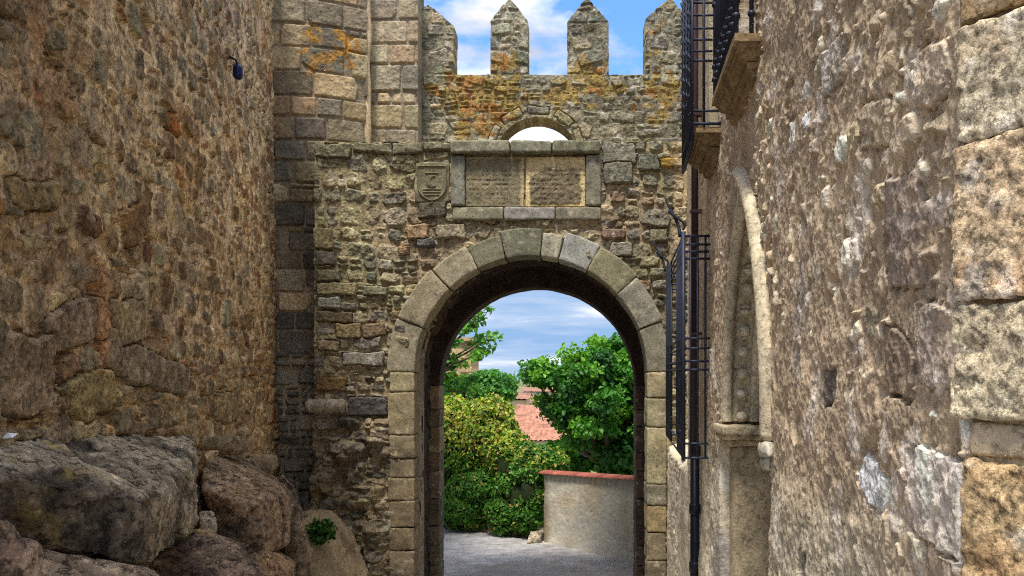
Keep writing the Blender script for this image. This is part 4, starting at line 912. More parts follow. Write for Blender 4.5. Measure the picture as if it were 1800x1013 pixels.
hull_rock('rock_ledge', [(440, 978, 6.6), (475, 976, 6.8), (505, 1000, 6.8), (515, 1050, 6.7), (430, 1050, 6.3), (480, 960, 7.6), (520, 990, 7.6), (430, 990, 7.4)],
          'rounded brown rock at the bottom edge left of the leaning slab', 'rock', .02, .025, 3, 71, 4, rockcol(lin(92, 74, 56, K), .5, .2, 71))
hull_rock('pale_bank', [(535, 905, 10.3), (585, 900, 10.9), (625, 950, 10.9), (645, 1000, 10.8), (655, 1040, 10.7), (670, 1120, 10.6), (520, 1120, 9.4), (522, 960, 9.6), (520, 900, 11.4), (620, 940, 11.4)],
          'smooth pale earthen bank at the foot of the gate wall under the weed', 'bank', .03, .05, 1.6, 81, 6,
          lambda P, N, a, b: mixc(np.ones_like(P)*lin(116, 102, 80, K)*(1+.35*b+.3*a)[:, None], lin(84, 72, 56, K)*np.ones_like(P), sstep(.0, .4, fbm3(P*np.array([3, 3, 1.2]), 4, 88))*.7), mat=MP)
rg = np.random.default_rng(99)
for i, (px, py, d, s, lab) in enumerate([(362, 778, 7.25, .10, 'loose grey stone on the ledge above the two big boulders'), (398, 782, 8.0, .13, 'larger brown loose stone at the crumbling wall foot'), (425, 820, 8.6, .12, 'loose stone behind the brown-faced boulder'), (452, 815, 9.6, .16, 'loose stone in the corner below the tower')]):
    V, Q, c = block((s, s*.8, s*.6), lambda P: P+at(px, py, d)+np.array([.05, 0, 0]), .02, s*.35, .03, 6, 900+i, lin(112, 98, 76, K), .3, big=.03); o = mesh('loose_stone', V, Q[:, ::-1], MS, None, c); tag(o, lab, 'stone', 'loose stones along the foot of the left wall')
# scrap of white paper
g = Geo(); p = at(5, 771, 3.62)+np.array([.03, 0, .0]); V = np.array([p+np.array(v) for v in [(-.03, -.01, 0), (.02, -.015, .004), (.028, .012, .02), (-.02, .015, .024), (0, -.005, .022)]]); g.add(V, [(0, 1, 4), (1, 2, 4), (2, 3, 4), (3, 0, 4)])
tag(g.build('paper_scrap', plain_mat('paper', lin(225, 228, 235), .8)), 'crumpled white scrap of paper on top of the huge boulder', 'litter')
print('rocks', time.time()-t0); t0 = time.time()

# =====================================================================================
# FOLIAGE
# =====================================================================================
def leaves(name, P, N, size, cols, parent=None, spread=.8, seed=0, asp=.75, mat=None, droop=.2):
    rg = np.random.default_rng(seed); n = len(P)
    N = N+rg.normal(size=(n, 3))*spread; N /= np.linalg.norm(N, axis=1)[:, None]+1e-9
    A = rg.normal(size=(n, 3)); A[:, 2] -= droop*2; A = A-N*(A*N).sum(1)[:, None]; A /= np.linalg.norm(A, axis=1)[:, None]+1e-9; B = np.cross(N, A)
    s = (size*rg.uniform(.45, 1.45, n))[:, None]
    f = N*s*.18
    pts = np.stack([P, P+A*s*.35+B*s*asp*.5+f, P+A*s*.75+B*s*asp*.32+f*.6, P+A*s, P+A*s*.75-B*s*asp*.32+f*.6, P+A*s*.35-B*s*asp*.5+f], 1)
    i0 = np.arange(n)*6; Q1 = np.stack([i0, i0+1, i0+2, i0+3], 1); Q2 = np.stack([i0, i0+3, i0+4, i0+5], 1)
    return mesh(name, pts.reshape(-1, 3), np.concatenate([Q1, Q2]), mat or ML, parent, np.repeat(cols, 6, 0), smooth=False)
def gcol(n, rg, base, var=.3, alt=None, palt=0.2):
    c = np.ones((n, 3))*base*(1+rg.uniform(-var, var, (n, 1)))
    if alt is not None: m = rg.random(n) < palt; c[m] = alt*(1+rg.uniform(-var, var, (m.sum(), 1)))
    return c
def ellip(rg, n, c, r, shell=.25):
    v = rg.normal(size=(n, 3)); v /= np.linalg.norm(v, axis=1)[:, None]; rad = 1-shell*rg.random(n)**1.5
    return c+v*rad[:, None]*r, v/np.array(r)
# weed growing from the bank
rg = np.random.default_rng(3); w0 = at(565, 934, 9.95)
wd = empty('weed', w0, 'small bright green leafy weed on the pale bank by the gate', 'plant')
n = 420; v = rg.normal(size=(n, 3)); v /= np.linalg.norm(v, axis=1)[:, None]; P = w0+v*np.array([.17, .12, .15])*rg.random((n, 1))**.5
leaves('leaves', P, v, .06, gcol(n, rg, lin(46, 92, 34), .35, lin(96, 122, 44), .25), wd, seed=4)
g = Geo()
for k in range(7): a = rg.normal(size=3)*.06; g.tube([w0+np.array([0, .05, -.16]), w0+a*.6, w0+a*1.6], [.008, .006, .003], lin(70, 80, 40), 5)
g.build('stem', MB, wd, True)
# moss tufts omitted; ivy mass beyond the gate
rg = np.random.default_rng(12)
iv = empty('ivy', at(850, 915, 18.5), 'mound of yellow and green ivy smothering a low wall beyond the gate', 'ivy')
blobs = [(800, 812, 19.4, 1.25, .8, 1.45), (862, 795, 19.0, .75, .7, 1.26), (898, 830, 18.5, .50, .6, .90), (935, 868, 18.0, .30, .4, .70), (700, 820, 20, 1.2, .9, 1.35), (850, 868, 18.5, .85, .45, .58), (925, 900, 17.75, .30, .3, .50), (790, 880, 19.0, .8, .45, .55), (905, 880, 18.0, .45, .35, .55), (885, 905, 17.9, .35, .3, .42), (820, 900, 18.4, .55, .35, .45), (938, 868, 17.55, .28, .30, .75), (915, 880, 17.8, .32, .3, .7), (930, 830, 17.9, .38, .35, .6), (962, 812, 18.8, .5, .4, .36)]
allP = []; allN = []; allC = []; allS = []
YEL = lin(176, 172, 70); YG = lin(150, 172, 60); GR = lin(84, 134, 42); DG = lin(52, 98, 30); BRN = lin(176, 150, 84)
ctrs = np.array([at(b[0], b[1], b[2]) for b in blobs]); rads = np.array([b[3:] for b in blobs])
for b, c0, r0 in zip(blobs, ctrs, rads):
    n = int(9500*(r0[0]*r0[2])+1400); P, N = ellip(rg, n, c0, r0, .16)
    P = P+N/np.linalg.norm(N, axis=1)[:, None]*(.22*fbm3(P*2.4, 3, 5)+.08*fbm3(P*7, 2, 6))[:, None]
    ins = np.zeros(len(P), bool)
    for c1, r1 in zip(ctrs, rads): ins |= (((P-c1)/r1)**2).sum(1) < .62
    front = P[:, 1] < c0[1]+.35*r0[1]; k = ~ins & (front | (P[:, 2] > c0[2])) & (P[:, 2] > -1.7); P = P[k]; N = N[k]
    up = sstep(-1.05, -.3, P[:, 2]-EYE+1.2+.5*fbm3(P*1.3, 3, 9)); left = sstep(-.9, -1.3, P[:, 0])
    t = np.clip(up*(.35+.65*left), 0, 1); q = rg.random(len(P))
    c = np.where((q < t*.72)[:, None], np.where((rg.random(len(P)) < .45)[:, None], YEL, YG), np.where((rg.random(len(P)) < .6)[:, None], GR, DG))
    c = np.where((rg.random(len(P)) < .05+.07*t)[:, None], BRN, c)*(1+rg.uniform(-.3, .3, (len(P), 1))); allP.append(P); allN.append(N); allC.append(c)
P = np.concatenate(allP); N = np.concatenate(allN); N /= np.linalg.norm(N, axis=1)[:, None]; c = np.concatenate(allC)
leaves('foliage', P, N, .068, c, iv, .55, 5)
for c0, r0 in zip(ctrs, rads):
    pass
g = Geo()
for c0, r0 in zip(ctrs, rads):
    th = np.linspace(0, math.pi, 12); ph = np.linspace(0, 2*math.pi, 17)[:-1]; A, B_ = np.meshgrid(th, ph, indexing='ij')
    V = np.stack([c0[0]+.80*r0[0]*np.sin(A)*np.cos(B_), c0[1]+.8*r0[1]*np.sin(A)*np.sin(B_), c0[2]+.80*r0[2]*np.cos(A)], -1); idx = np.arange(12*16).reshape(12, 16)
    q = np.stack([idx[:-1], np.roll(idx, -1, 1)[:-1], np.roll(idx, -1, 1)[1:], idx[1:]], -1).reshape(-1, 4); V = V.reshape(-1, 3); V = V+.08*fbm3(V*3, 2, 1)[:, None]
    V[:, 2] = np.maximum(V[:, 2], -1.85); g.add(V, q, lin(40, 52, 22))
g.build('dark_core', MB, iv, True)  # dark inner filler added within the ivy to stop gaps showing through

def tree(name, base, limbs, label, cat, leafsize, nper, cl, cols, seed, rcl=.45, group=None, trunk_r=.18, sub=5, extra=(), spread=1.0):
    """limbs: list of polylines from the trunk; leaves gather in clumps along their ends"""
    rg = np.random.default_rng(seed); t = empty(name, base, label, cat, group)
    g = Geo(); L = []
    for (pts, r0) in limbs:
        pts = np.array(pts, float); s = np.linspace(0, 1, 14); k = np.linspace(0, 1, len(pts))
        pl = np.stack([np.interp(s, k, pts[:, i]) for i in range(3)], 1); pl[1:-1] += .10*np.stack([fbm3(pl[1:-1]*1.1+i*5, 2, seed+i) for i in range(3)], 1)
        g.tube(pl, r0*(1-s*.8), lin(86, 74, 60), 8); L.append((pl, r0))
    tips = []
    for pl, r0 in L[1:] if len(L) > 1 else L:
        for k in range(sub):
            i = rg.integers(6, 14); p = pl[i]; d = rg.normal(size=3); d[2] = abs(d[2])*.4+rg.normal()*.3; d /= np.linalg.norm(d); ln = rg.uniform(.5, 1.1)*rcl*2.0
            q = p+d*ln; m = (p+q)/2+rg.normal(size=3)*.08; g.tube([p, m, q], [r0*.3, r0*.2, .008], lin(86, 74, 60), 5); tips += [q, m+(q-m)*.4]
        tips.append(pl[-1])
    g.build('trunk', MB, t, True)
    tips = np.array(tips+[np.array(e) for e in extra]); P = []; N = []; Cc = []
    for q in tips:
        n = int(nper*rg.uniform(.5, 1.4)); v = rg.normal(size=(n, 3)); v /= np.linalg.norm(v, axis=1)[:, None]; rr = rcl*rg.uniform(.6, 1.2)*np.array([1, 1, .62])
        P.append(q+v*rr*rg.random((n, 1))**.45); N.append(v+np.array([0, 0, .7])); base_ = cols[rg.integers(len(cols))]; Cc.append(base_*(1+rg.uniform(-.3, .3, (n, 1))))
    P = np.concatenate(P); N = np.concatenate(N); leaves('crown', P, N, leafsize, np.concatenate(Cc), t, spread, seed+1)
    return t
rg = np.random.default_rng(31)
# big round tree right of the view through the arch
dT = 24.0; bx = at(1062, 0, dT)[0]; base = np.array([bx, dT, -6.5]); fork = np.array([bx, dT, EYE-2.6])
limbs = [([base, fork], .24)]
for k in range(46):
    a = rg.uniform(0, 2*math.pi); el = math.asin(rg.uniform(-.55, 1.0)); rad = rg.uniform(.72, 1.0)
    wv = np.array([bx-.02, dT, EYE-.95])+np.array([math.cos(a)*math.cos(el)*2.35, math.sin(a)*math.cos(el)*2.0, math.sin(el)*2.0])*rad
    if (wv[0]/wv[1]*F+VX) < 992 and (VY-(wv[2]-EYE)/wv[1]*F) > 684: continue
    limbs.append(([fork, (fork*.45+wv*.55)+rg.normal(size=3)*.2+np.array([0, 0, -.2]), wv], .10))
tree('broadleaf_tree', base, limbs, 'large round dark green tree behind the garden wall', 'tree', .125, 170, None, [lin(60, 112, 34), lin(80, 136, 40), lin(40, 86, 28), lin(68, 122, 38), lin(104, 156, 46)], 41, rcl=.40, sub=5)
# tree at the left whose branches reach into the arch
tb = np.array([-4.4, 22.0, -2.5]); fk = np.array([-4.3, 22.0, .6]); dd_ = 22.0
lim = [([tb, fk], .2)]
for (px, py) in [(868, 590), (858, 545), (845, 535), (862, 610), (835, 565), (822, 580), (800, 600), (812, 640), (795, 560), (805, 660), (790, 640), (830, 625), (780, 690), (835, 690), (770, 600), (745, 560), (840, 600), (725, 640)]:
    e = at(px, py, dd_+rg.uniform(-.6, .6)); lim.append(([fk, (fk+e)/2+np.array([0, 0, .3]), e], .05))
tree('sycamore_tree', tb, lim, 'tree with loose bright green branches hanging in at the left of the arch view', 'tree', .14, 17, None, [lin(86, 142, 42), lin(112, 164, 56), lin(64, 112, 40)], 53, rcl=.22, sub=2)
# distant rounded trees
def bushy(px, py, d, r, lab, cols, seed, n=5200, name='distant_tree'):
    rg = np.random.default_rng(seed); c0 = at(px, py, d); t = empty(name, (c0[0], c0[1], c0[2]-r[2]-1.5), lab, 'tree'); g = Geo(); g.tube([c0-np.array([0, 0, r[2]+1.5]), c0], [.22, .1], lin(80, 70, 56), 8); g.build('trunk', MB, t, True)
    Ps = []; Ns = []; Cs = []
    for k in range(26):
        v = rg.normal(size=3); v /= np.linalg.norm(v); c1 = c0+v*np.array(r)*.62; P, N = ellip(rg, n//26, c1, np.array(r)*.42, .5); Ps.append(P); Ns.append(N/np.linalg.norm(N, axis=1)[:, None]); Cs.append(cols[rg.integers(len(cols))]*(1+rg.uniform(-.25, .25, (len(P), 1))))
    leaves('crown', np.concatenate(Ps), np.concatenate(Ns), .2, np.concatenate(Cs), t, .8, seed)
bushy(862, 682, 36, (1.15, 1.0, .75), 'dense round green tree just above the ivy mound', [lin(78, 132, 54), lin(62, 112, 48), lin(92, 144, 62)], 61)
bushy(800, 690, 30, (.6, .8, .5), 'dark green bush in front of the tan tower beyond the gate', [lin(40, 84, 34), lin(52, 98, 36)], 62, 3000)
bushy(985, 812, 26, (1.3, .9, .55), 'low bright green shrub behind the garden wall and ivy', [lin(60, 116, 30), lin(80, 136, 36), lin(44, 92, 28)], 63, 5200, 'shrub')
bushy(1105, 800, 23.5, (1.0, .8, .7), 'shrub filling the space under the large round tree', [lin(50, 100, 28), lin(66, 118, 32)], 64, 4600, 'shrub')
print('foliage', time.time()-t0); t0 = time.time()

# =====================================================================================
# GARDEN WALL, road, terrain, far houses, hills
# =====================================================================================
W0 = np.array([2.35, 13.75]); W1 = np.array([-.50, 17.25]); wl = np.linalg.norm(W1-W0); we = (W1-W0)/wl; wn = np.array([-we[1], we[0]]); wn = wn if wn[1] < 0 else -wn
ww = empty('garden_wall', (1.15, 15.2, -1.75), 'beige plastered garden wall with red tile coping beyond the gate', 'wall')
RW = Relief(0, wl+.1, -1.9, -.1, .012, 0, lin(178, 164, 138, K*.80), 91, (.03, 1, .01, 5))
def colW(U, V, H, c):
    c = np.ones_like(c)*lin(192, 184, 164, 1.12)*(1+.26*fbm2(U*1.6, V*2, 4, 240))[..., None]
    top = sstep(-.62, -.3, V+.12*fbm2(U*2, V*1, 3, 243)); c = mixc(c, lin(140, 134, 114, 1.3)*np.ones_like(c), top*.75)
    a = sstep(.05, .4, fbm2(U*2.6, V*1.6, 4, 247)); c = mixc(c, lin(168, 148, 114, 1.3)*np.ones_like(c), a*.6)
    e = sstep(wl-.25, wl, U+.1*fbm2(V*4, U, 3, 9)); return mixc(c, lin(110, 102, 84, 1.4)*np.ones_like(c), e*.8)
uu = np.linspace(0, wl, 260)
MPL = stone_mat('smooth_plaster', .12, 14, .4, .006, pits=.08, flecks=.1)
relief_sheet('plaster_face', MPL, ww, RW, uu, np.linspace(-1.9, -.25, 120), lambda U, V, H: np.stack([W0[0]+we[0]*U+wn[0]*(H+.012*fbm2(U*3, V*3, 3, 1)), W0[1]+we[1]*U+wn[1]*(H+.012*fbm2(U*3, V*3, 3, 1)), V-.13*(U/wl-.41)/.59*sstep(-1.2, -.4, V)], -1), colpost=colW,
             thick=.3, backf=lambda U, V: np.stack([W0[0]+we[0]*U-wn[0]*.28, W0[1]+we[1]*U-wn[1]*.28, V-.13*(U/wl-.41)/.59*sstep(-1.2, -.4, V)], -1))
g = Geo(); k = 0; s = 0.0; rg = np.random.default_rng(4)
while s < wl:
    c_ = W0+we*(s+.07); cl = lin(150, 84, 66)*(1+rg.uniform(-.35, .25)); th = np.linspace(0, math.pi, 8)
    for (w, hgt) in ((.20, .075),):
        A = []
        for q in (-1, 1):
            A.append([np.array([*(c_+we*(.07*q)-wn*.14+wn*.20*math.cos(t)), -.262+.05*math.sin(t)-.13*(s/wl-.41)/.59]) for t in th])
        A = np.array(A); V = A.reshape(-1, 3); idx = np.arange(16).reshape(2, 8); Q = np.stack([idx[0, :-1], idx[1, :-1], idx[1, 1:], idx[0, 1:]], -1)
        g.add(V, Q, cl); g.add(np.concatenate([V-np.array([0, 0, .0]), ]), [(0, 1, 2, 3), (0, 3, 4, 7), (4, 5, 6, 7), (8, 11, 10, 9), (8, 15, 12, 11), (12, 15, 14, 13)], cl*.8)
    s += .15
g.build('tile_coping', MP, ww)
hull_rock('loose_rock', [(932, 935, 17.2), (955, 930, 17.4), (950, 958, 17.0), (925, 955, 17.0), (940, 945, 17.8), (960, 958, 17.4)], 'grey rock at the end of the garden wall below the ivy', 'rock', .03, .02, 4, 95, 3, rockcol(lin(120, 112, 98, K), .3, .3, 95))
# low wall under the ivy
g = Geo(); g.hexa([(-4.6, 20.0, -1.9), (-.60, 17.6, -1.9), (-.5, 17.9, -1.9), (-4.5, 20.4, -1.9), (-4.6, 20.0, -1.2), (-.60, 17.6, -1.2), (-.5, 17.9, -1.2), (-4.5, 20.4, -1.2)], lin(164, 146, 112, 1.3)); o = g.build('boundary_wall', MP); tag(o, 'low tan wall glimpsed beneath the ivy mound', 'wall')

def ground_z(x, y):
    street = np.interp(y, [-40, 0, 11, 14.5, 20, 30], [4, 0, -1.35, -1.75, -1.78, -2.2])
    # signed distance behind garden-wall line
    dist = (x+.5)*.55+(y-17.3)*.83
    drop = np.interp(dist, [.6, 3, 10, 40, 120, 400, 3000], [0, -1.6, -4.5, -9, -16, -30, -55])
    return street+drop+.0
xs_ = np.sinh(np.linspace(-7.6, 7.6, 240))*2.2*1.0; ys_ = np.concatenate([np.linspace(-30, 30, 180), 30+np.cumsum(np.geomspace(.5, 700, 70))])
xs_ = xs_/xs_.max()*9000*1.0; xs_ = np.sort(np.unique(np.concatenate([xs_, np.linspace(-20, 20, 100)])))
X, Y = np.meshgrid(xs_, ys_, indexing='ij'); Z = ground_z(X, Y); n, m = X.shape; idx = np.arange(n*m).reshape(n, m)
q = np.stack([idx[:-1, :-1], idx[1:, :-1], idx[1:, 1:], idx[:-1, 1:]], -1).reshape(-1, 4)
gc = mixc(lin(92, 96, 58)*np.ones(X.shape+(3,)), lin(150, 132, 92)*np.ones(X.shape+(3,)), sstep(-.3, .4, fbm2(X*.02, Y*.02, 4, 4)))
o = mesh('terrain', np.stack([X, Y, Z-.03], -1).reshape(-1, 3), q, MS, None, gc.reshape(-1, 3)); tag(o, kind='structure')
# cobbled street and road
xx = np.linspace(-7, 4.5, 300); yy = np.linspace(-6, 24, 640); X, Y = np.meshgrid(xx, yy, indexing='ij')
Hn = .010*fbm2(X*5, Y*5, 4, 260)+.035*fbm2(X*.5, Y*.5, 2, 264)*0
cell = .10; cxn = X/cell+.5*(np.floor(Y/(cell*.8)) % 2)+.3*n2(X*3, Y*3, 4); cyn = Y/(cell*.8); fx = np.abs(cxn-np.floor(cxn)-.5)*2; fy = np.abs(cyn-np.floor(cyn)-.5)*2
joint = sstep(.72, 1, np.maximum(fx, fy)); Z = ground_z(X, Y)+Hn-.004*joint; idx = np.arange(X.size).reshape(X.shape)
q = np.stack([idx[:-1, :-1], idx[1:, :-1], idx[1:, 1:], idx[:-1, 1:]], -1).reshape(-1, 4)
c = np.ones(X.shape+(3,))*lin(168, 164, 160, 1.0)*(1+.35*fbm2(X*1.4, Y*.9, 4, 270)+.45*fbm2(X*6, Y*6, 4, 274))[..., None]*(1-.15*joint)[..., None]
pt = sstep(.1, .3, fbm2(X*.6+3, Y*.35, 3, 277)); c = mixc(c, lin(124, 114, 102, .9)*np.ones_like(c), pt*.6)
o = mesh('street', np.stack([X, Y, Z], -1).reshape(-1, 3), q, MP, None, c.reshape(-1, 3)); tag(o, kind='structure')

MROOF = stone_mat('clay_tiles', .35, 8, .8, .05); MHOUSE = stone_mat('house_plaster', .15, 2.0, .3, .02)
def house(px0, px1, pyr, pye, pyb, d, wallc, roofc, lab, seed, depth=8, name='distant_house', ridge=None):
    """gabled house facing us: ridge at pyr, eave at pye, wall down to pyb"""
    a = at(px0, pye, d); b = at(px1, pye, d); base = a[2]-5; r = at((px0+px1)/2, pyr, d+depth/2)
    t = empty(name, ((a[0]+b[0])/2, d, base), lab, 'house', 'houses of the town seen through the arch')
    g = Geo(); g.box((a[0], d, base), (b[0], d+depth, a[2]), wallc)
    # gables
    for x in (a[0], b[0]): g.add([(x, d, a[2]), (x, d+depth, a[2]), (x, d+depth/2, r[2])], [(0, 1, 2)], wallc)
    g.build('wall', MHOUSE, t)
    g = Geo(); o_ = .25; n_ = 24; rg = np.random.default_rng(seed)
    for sy, (y0, y1) in enumerate(((d-o_, d+depth/2), (d+depth+o_, d+depth/2))):
        xs2 = np.linspace(a[0]-o_, b[0]+o_, int((b[0]-a[0])/.11)+2); vs2 = np.linspace(0, 1, 18); X2, V2 = np.meshgrid(xs2, vs2, indexing='ij')
        z_e = a[2]-o_*(r[2]-a[2])/(depth/2)+.12; Y2 = y0+(y1-y0)*V2; Z2 = z_e+(r[2]+.12-z_e)*V2+.045*(np.arange(len(xs2)) % 2)[:, None]+.02*rg.random(X2.shape)
        idx = np.arange(X2.size).reshape(X2.shape); q = np.stack([idx[:-1, :-1], idx[1:, :-1], idx[1:, 1:], idx[:-1, 1:]], -1).reshape(-1, 4)
        cc = roofc*(1+rg.uniform(-.25, .25, X2.shape+(1,)))*(1+.2*fbm2(X2*.6, V2*3, 3, seed))[..., None]; g.add(np.stack([X2, Y2, Z2], -1).reshape(-1, 3), q, cc.reshape(-1, 3))
    g.build('roof', MROOF, t)
    # windows
    wz = a[2]-1.0; k = 0; x = a[0]+.7
    while x < b[0]-1.0:
        g = Geo(); g.box((x, d-.04, wz-1.1), (x+.6, d+.02, wz), lin(60, 56, 52)); g.build('window', MDARK, t, usecol=False); x += 2.1
    return t
RF = lin(168, 118, 94, .95); RF2 = lin(156, 116, 94, .95); WH = lin(214, 204, 184, 1.0); TN = lin(204, 182, 142, 1.0)
house(905, 992, 716, 776, 800, 46, WH, RF, 'house with broad sunlit terracotta roof left of the large tree', 1, depth=11)
house(895, 925, 694, 704, 720, 62, TN, RF2, 'small tan house behind the terracotta roof', 2, depth=6)
house(930, 1000, 698, 712, 730, 70, WH, RF2, 'white house directly behind the broad terracotta roof', 3, depth=7)
house(1000, 1060, 690, 704, 725, 75, TN, RF, 'tan house seen through the left half of the large tree', 4, depth=7)
house(1060, 1130, 694, 708, 740, 66, WH, RF2, 'white house seen through the right half of the large tree', 5, depth=7)
house(840, 900, 698, 708, 730, 85, WH, RF2, 'white house peeping above the ivy mound', 6, depth=7)
house(920, 975, 683, 690, 700, 110, WH, RF2, 'farthest pale house left of the large tree', 7, depth=8)
house(1010, 1100, 676, 683, 700, 120, TN, RF2, 'farthest tan house behind the large tree', 8, depth=8)
# old tan tower beyond, at the left
a = at(770, 600, 38); b = at(829, 600, 38); tt = empty('stone_tower', ((a[0]+b[0])/2, 38, -5), 'old tan masonry tower block beyond the gate at the left', 'tower')
RQ = Relief(a[0]-.1, b[0]+.1, -4, a[2]+.1, .03, -.02, lin(170, 146, 108, 1.2), 97, (.02, 1, .01, 5)); rg = np.random.default_rng(6)
lay(RQ, rg, a[0], b[0], -4, a[2], (.22, .34), (1.2, 2.2), pal=[lin(186, 160, 116, 1.2), lin(168, 142, 104, 1.2), lin(150, 128, 96, 1.2)], gap=.01, top=(0, .02), bevel=(.02, .03), rot=0, cuts=0, split=0, chips=0)
relief_sheet('masonry', MS, tt, RQ, np.linspace(a[0], b[0], 60), np.linspace(-4, a[2], 180), lambda U, V, H: np.stack([U, 38-H, V], -1), thick=3, backf=lambda U, V: np.stack([U, 0*U+41, V], -1))
g = Geo(); g.box((a[0]-.1, 37.85, a[2]), (b[0]+.1, 41.1, a[2]+.18), lin(170, 148, 112, 1.2)); g.build('cornice', MS, tt)
# hills
hx = np.linspace(-5200, 5200, 200); hy = np.linspace(0, 1, 24); X, Tt = np.meshgrid(hx, hy, indexing='ij')
ridge = 60+45*fbm2(X*.0011, 0*X, 4, 280)+130*np.exp(-((X+430)/260)**2)*.15; Z = -58+ridge*np.sin(Tt*math.pi)*(1+.15*fbm2(X*.004, Tt*3, 3, 8)); Y = 6200+Tt*2600
idx = np.arange(X.size).reshape(X.shape); q = np.stack([idx[:-1, :-1], idx[1:, :-1], idx[1:, 1:], idx[:-1, 1:]], -1).reshape(-1, 4)
o = mesh('hills', np.stack([X, Y, Z], -1).reshape(-1, 3), q, plain_mat('far_hills', lin(112, 130, 146), 1), None, None); tag(o, kind='structure')  # blue-grey base colour stands in for distance haze; no air is modelled
print('far', time.time()-t0); t0 = time.time()

# =====================================================================================
# LIGHT, SKY, CAMERA
# =====================================================================================
SUN_EL, SUN_AZ = 68.0, 197.0     # azimuth clockwise from +Y: behind the camera, a little to the left
w = bpy.data.worlds.new('World'); bpy.context.scene.world = w; w.use_nodes = True; nt = w.node_tree; N = nt.nodes; L = nt.links
bg = N['Background']; sky = N.new('ShaderNodeTexSky'); sky.sky_type = 'NISHITA'; sky.sun_disc = False; sky.sun_elevation = math.radians(SUN_EL); sky.sun_rotation = math.radians(SUN_AZ)
sky.air_density = 1.0; sky.dust_density = 0.6; sky.ozone_density = 1.6
tc = N.new('ShaderNodeTexCoord'); sx = N.new('ShaderNodeSeparateXYZ'); L.new(tc.outputs['Generated'], sx.inputs[0])
def mth(op, a, b=None, clamp=False):
    n = N.new('ShaderNodeMath'); n.operation = op; n.use_clamp = clamp
    for i, v in enumerate((a, b)):
        if v is None: continue
        if isinstance(v, (int, float)): n.inputs[i].default_value = v
        else: L.new(v, n.inputs[i])
    return n.outputs[0]
zc_ = mth('MAXIMUM', sx.outputs['Z'], 0.0); den = mth('ADD', zc_, 0.10)
cx_ = mth('DIVIDE', sx.outputs['X'], den); cy_ = mth('DIVIDE', sx.outputs['Y'], den); cb = N.new('ShaderNodeCombineXYZ'); L.new(cx_, cb.inputs[0]); L.new(cy_, cb.inputs[1]); cb.inputs[2].default_value = 3.7
nz = N.new('ShaderNodeTexNoise'); nz.inputs['Scale'].default_value = 0.85; nz.inputs['Detail'].default_value = 9; nz.inputs['Roughness'].default_value = .56; L.new(cb.outputs[0], nz.inputs['Vector'])
n2_ = N.new('ShaderNodeTexNoise'); n2_.inputs['Scale'].default_value = 2.2; n2_.inputs['Detail'].default_value = 6; L.new(cb.outputs[0], n2_.inputs['Vector'])
cov = N.new('ShaderNodeMapRange'); cov.inputs['From Min'].default_value = .60; cov.inputs['From Max'].default_value = .655; L.new(nz.outputs['Fac'], cov.inputs['Value'])
low = N.new('ShaderNodeMapRange'); low.inputs['From Min'].default_value = .365; low.inputs['From Max'].default_value = .315; low.inputs['To Min'].default_value = 0; low.inputs['To Max'].default_value = .22; L.new(sx.outputs['Z'], low.inputs['Value'])
low2 = N.new('ShaderNodeMapRange'); low2.inputs['From Min'].default_value = .325; low2.inputs['From Max'].default_value = .285; low2.inputs['To Max'].default_value = .14; L.new(sx.outputs['Z'], low2.inputs['Value'])
low3 = N.new('ShaderNodeMapRange'); low3.inputs['From Min'].default_value = .18; low3.inputs['From Max'].default_value = .10; low3.inputs['To Max'].default_value = -.20; L.new(sx.outputs['Z'], low3.inputs['Value'])
hi4 = N.new('ShaderNodeMapRange'); hi4.inputs['From Min'].default_value = .50; hi4.inputs['From Max'].default_value = .62; hi4.inputs['To Max'].default_value = .13; L.new(sx.outputs['Z'], hi4.inputs['Value'])  # extra unseen cloud overhead, added to raise neutral ambient light
covv = mth('ADD', mth('ADD', mth('ADD', nz.outputs['Fac'], mth('MULTIPLY', low.outputs[0], .6)), low2.outputs[0]), mth('ADD', low3.outputs[0], hi4.outputs[0])); L.new(covv, cov.inputs['Value'])
shade = N.new('ShaderNodeMapRange'); shade.inputs['From Min'].default_value = .35; shade.inputs['From Max'].default_value = .65; shade.inputs['To Min'].default_value = 1.7; shade.inputs['To Max'].default_value = 4.3; L.new(n2_.outputs['Fac'], shade.inputs['Value'])
zb = N.new('ShaderNodeMapRange'); zb.inputs['From Min'].default_value = .48; zb.inputs['From Max'].default_value = .68; zb.inputs['To Min'].default_value = 1.0; zb.inputs['To Max'].default_value = 2.1; L.new(sx.outputs['Z'], zb.inputs['Value'])  # unseen overhead cloud brightened as added soft fill from above
shade_o = mth('MULTIPLY', shade.outputs[0], zb.outputs[0])
cc2 = N.new('ShaderNodeCombineXYZ'); L.new(mth('MULTIPLY', shade_o, 1.0), cc2.inputs[0]); L.new(mth('MULTIPLY', shade_o, .985), cc2.inputs[1]); L.new(mth('MULTIPLY', shade_o, .97), cc2.inputs[2])
mx = N.new('ShaderNodeMix'); mx.data_type = 'RGBA'; L.new(cov.outputs[0], mx.inputs['Factor']); tn = N.new('ShaderNodeVectorMath'); tn.operation = 'MULTIPLY'; tn.inputs[1].default_value = (.46, .67, .88); L.new(sky.outputs[0], tn.inputs[0]); L.new(tn.outputs[0], mx.inputs['A']); L.new(cc2.outputs[0], mx.inputs['B'])
cl = N.new('ShaderNodeCombineXYZ'); L.new(mth('MULTIPLY', sx.outputs['X'], 1.6), cl.inputs[0]); L.new(mth('MULTIPLY', sx.outputs['Z'], 13.0), cl.inputs[2]); cl.inputs[1].default_value = 2.3
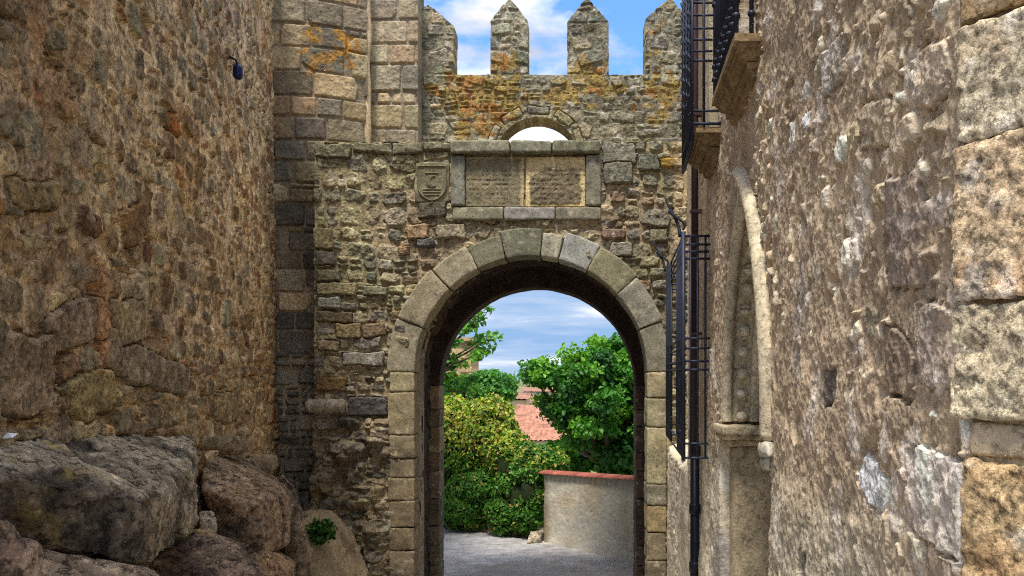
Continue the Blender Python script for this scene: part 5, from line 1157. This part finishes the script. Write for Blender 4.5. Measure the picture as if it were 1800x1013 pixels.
n5 = N.new('ShaderNodeTexNoise'); n5.inputs['Scale'].default_value = 2.3; n5.inputs['Detail'].default_value = 8; n5.inputs['Roughness'].default_value = .55; L.new(cl.outputs[0], n5.inputs['Vector'])
cr = N.new('ShaderNodeValToRGB'); L.new(n5.outputs['Fac'], cr.inputs[0]); e = cr.color_ramp.elements
e[0].position = .40; e[0].color = (.95, 1.55, 2.5, 1); e[1].position = .565; e[1].color = (3.3, 3.35, 3.4, 1); k_ = cr.color_ramp.elements.new(.49); k_.color = (1.5, 1.95, 2.7, 1)
zl = N.new('ShaderNodeMapRange'); zl.inputs['From Min'].default_value = .20; zl.inputs['From Max'].default_value = .13; L.new(sx.outputs['Z'], zl.inputs['Value'])
mx5 = N.new('ShaderNodeMix'); mx5.data_type = 'RGBA'; L.new(zl.outputs[0], mx5.inputs['Factor']); L.new(mx.outputs['Result'], mx5.inputs['A']); L.new(cr.outputs[0], mx5.inputs['B'])
L.new(mx5.outputs['Result'], bg.inputs['Color']); bg.inputs['Strength'].default_value = 0.10
sd = bpy.data.lights.new('sun', 'SUN'); sd.energy = 1.5; sd.angle = math.radians(10); sd.color = (1.0, .95, .88); so = bpy.data.objects.new('sun', sd); C.objects.link(so)
from mathutils import Vector
az = math.radians(SUN_AZ); el = math.radians(SUN_EL); dirv = Vector((math.sin(az)*math.cos(el), math.cos(az)*math.cos(el), math.sin(el)))
so.rotation_euler = dirv.to_track_quat('Z', 'Y').to_euler()
cam = bpy.data.cameras.new('camera'); co = bpy.data.objects.new('camera', cam); C.objects.link(co); bpy.context.scene.camera = co
co.location = (0, 0, EYE); co.rotation_euler = (math.radians(90), 0, 0); cam.sensor_width = 36; cam.lens = 36*F/1800
cam.shift_x = -(VX-900)/1800; cam.shift_y = (VY-506.5)/1800; cam.clip_end = 20000; cam.clip_start = .05
sc = bpy.context.scene; sc.view_settings.view_transform = 'Standard'; sc.view_settings.look = 'None'; sc.view_settings.exposure = 1.78; sc.view_settings.gamma = 1
sc.cycles.use_denoising = False; sc.cycles.filter_width = 1.1; sc.cycles.max_bounces = 6; sc.cycles.diffuse_bounces = 4
print('TOTAL script', time.time()-T00)
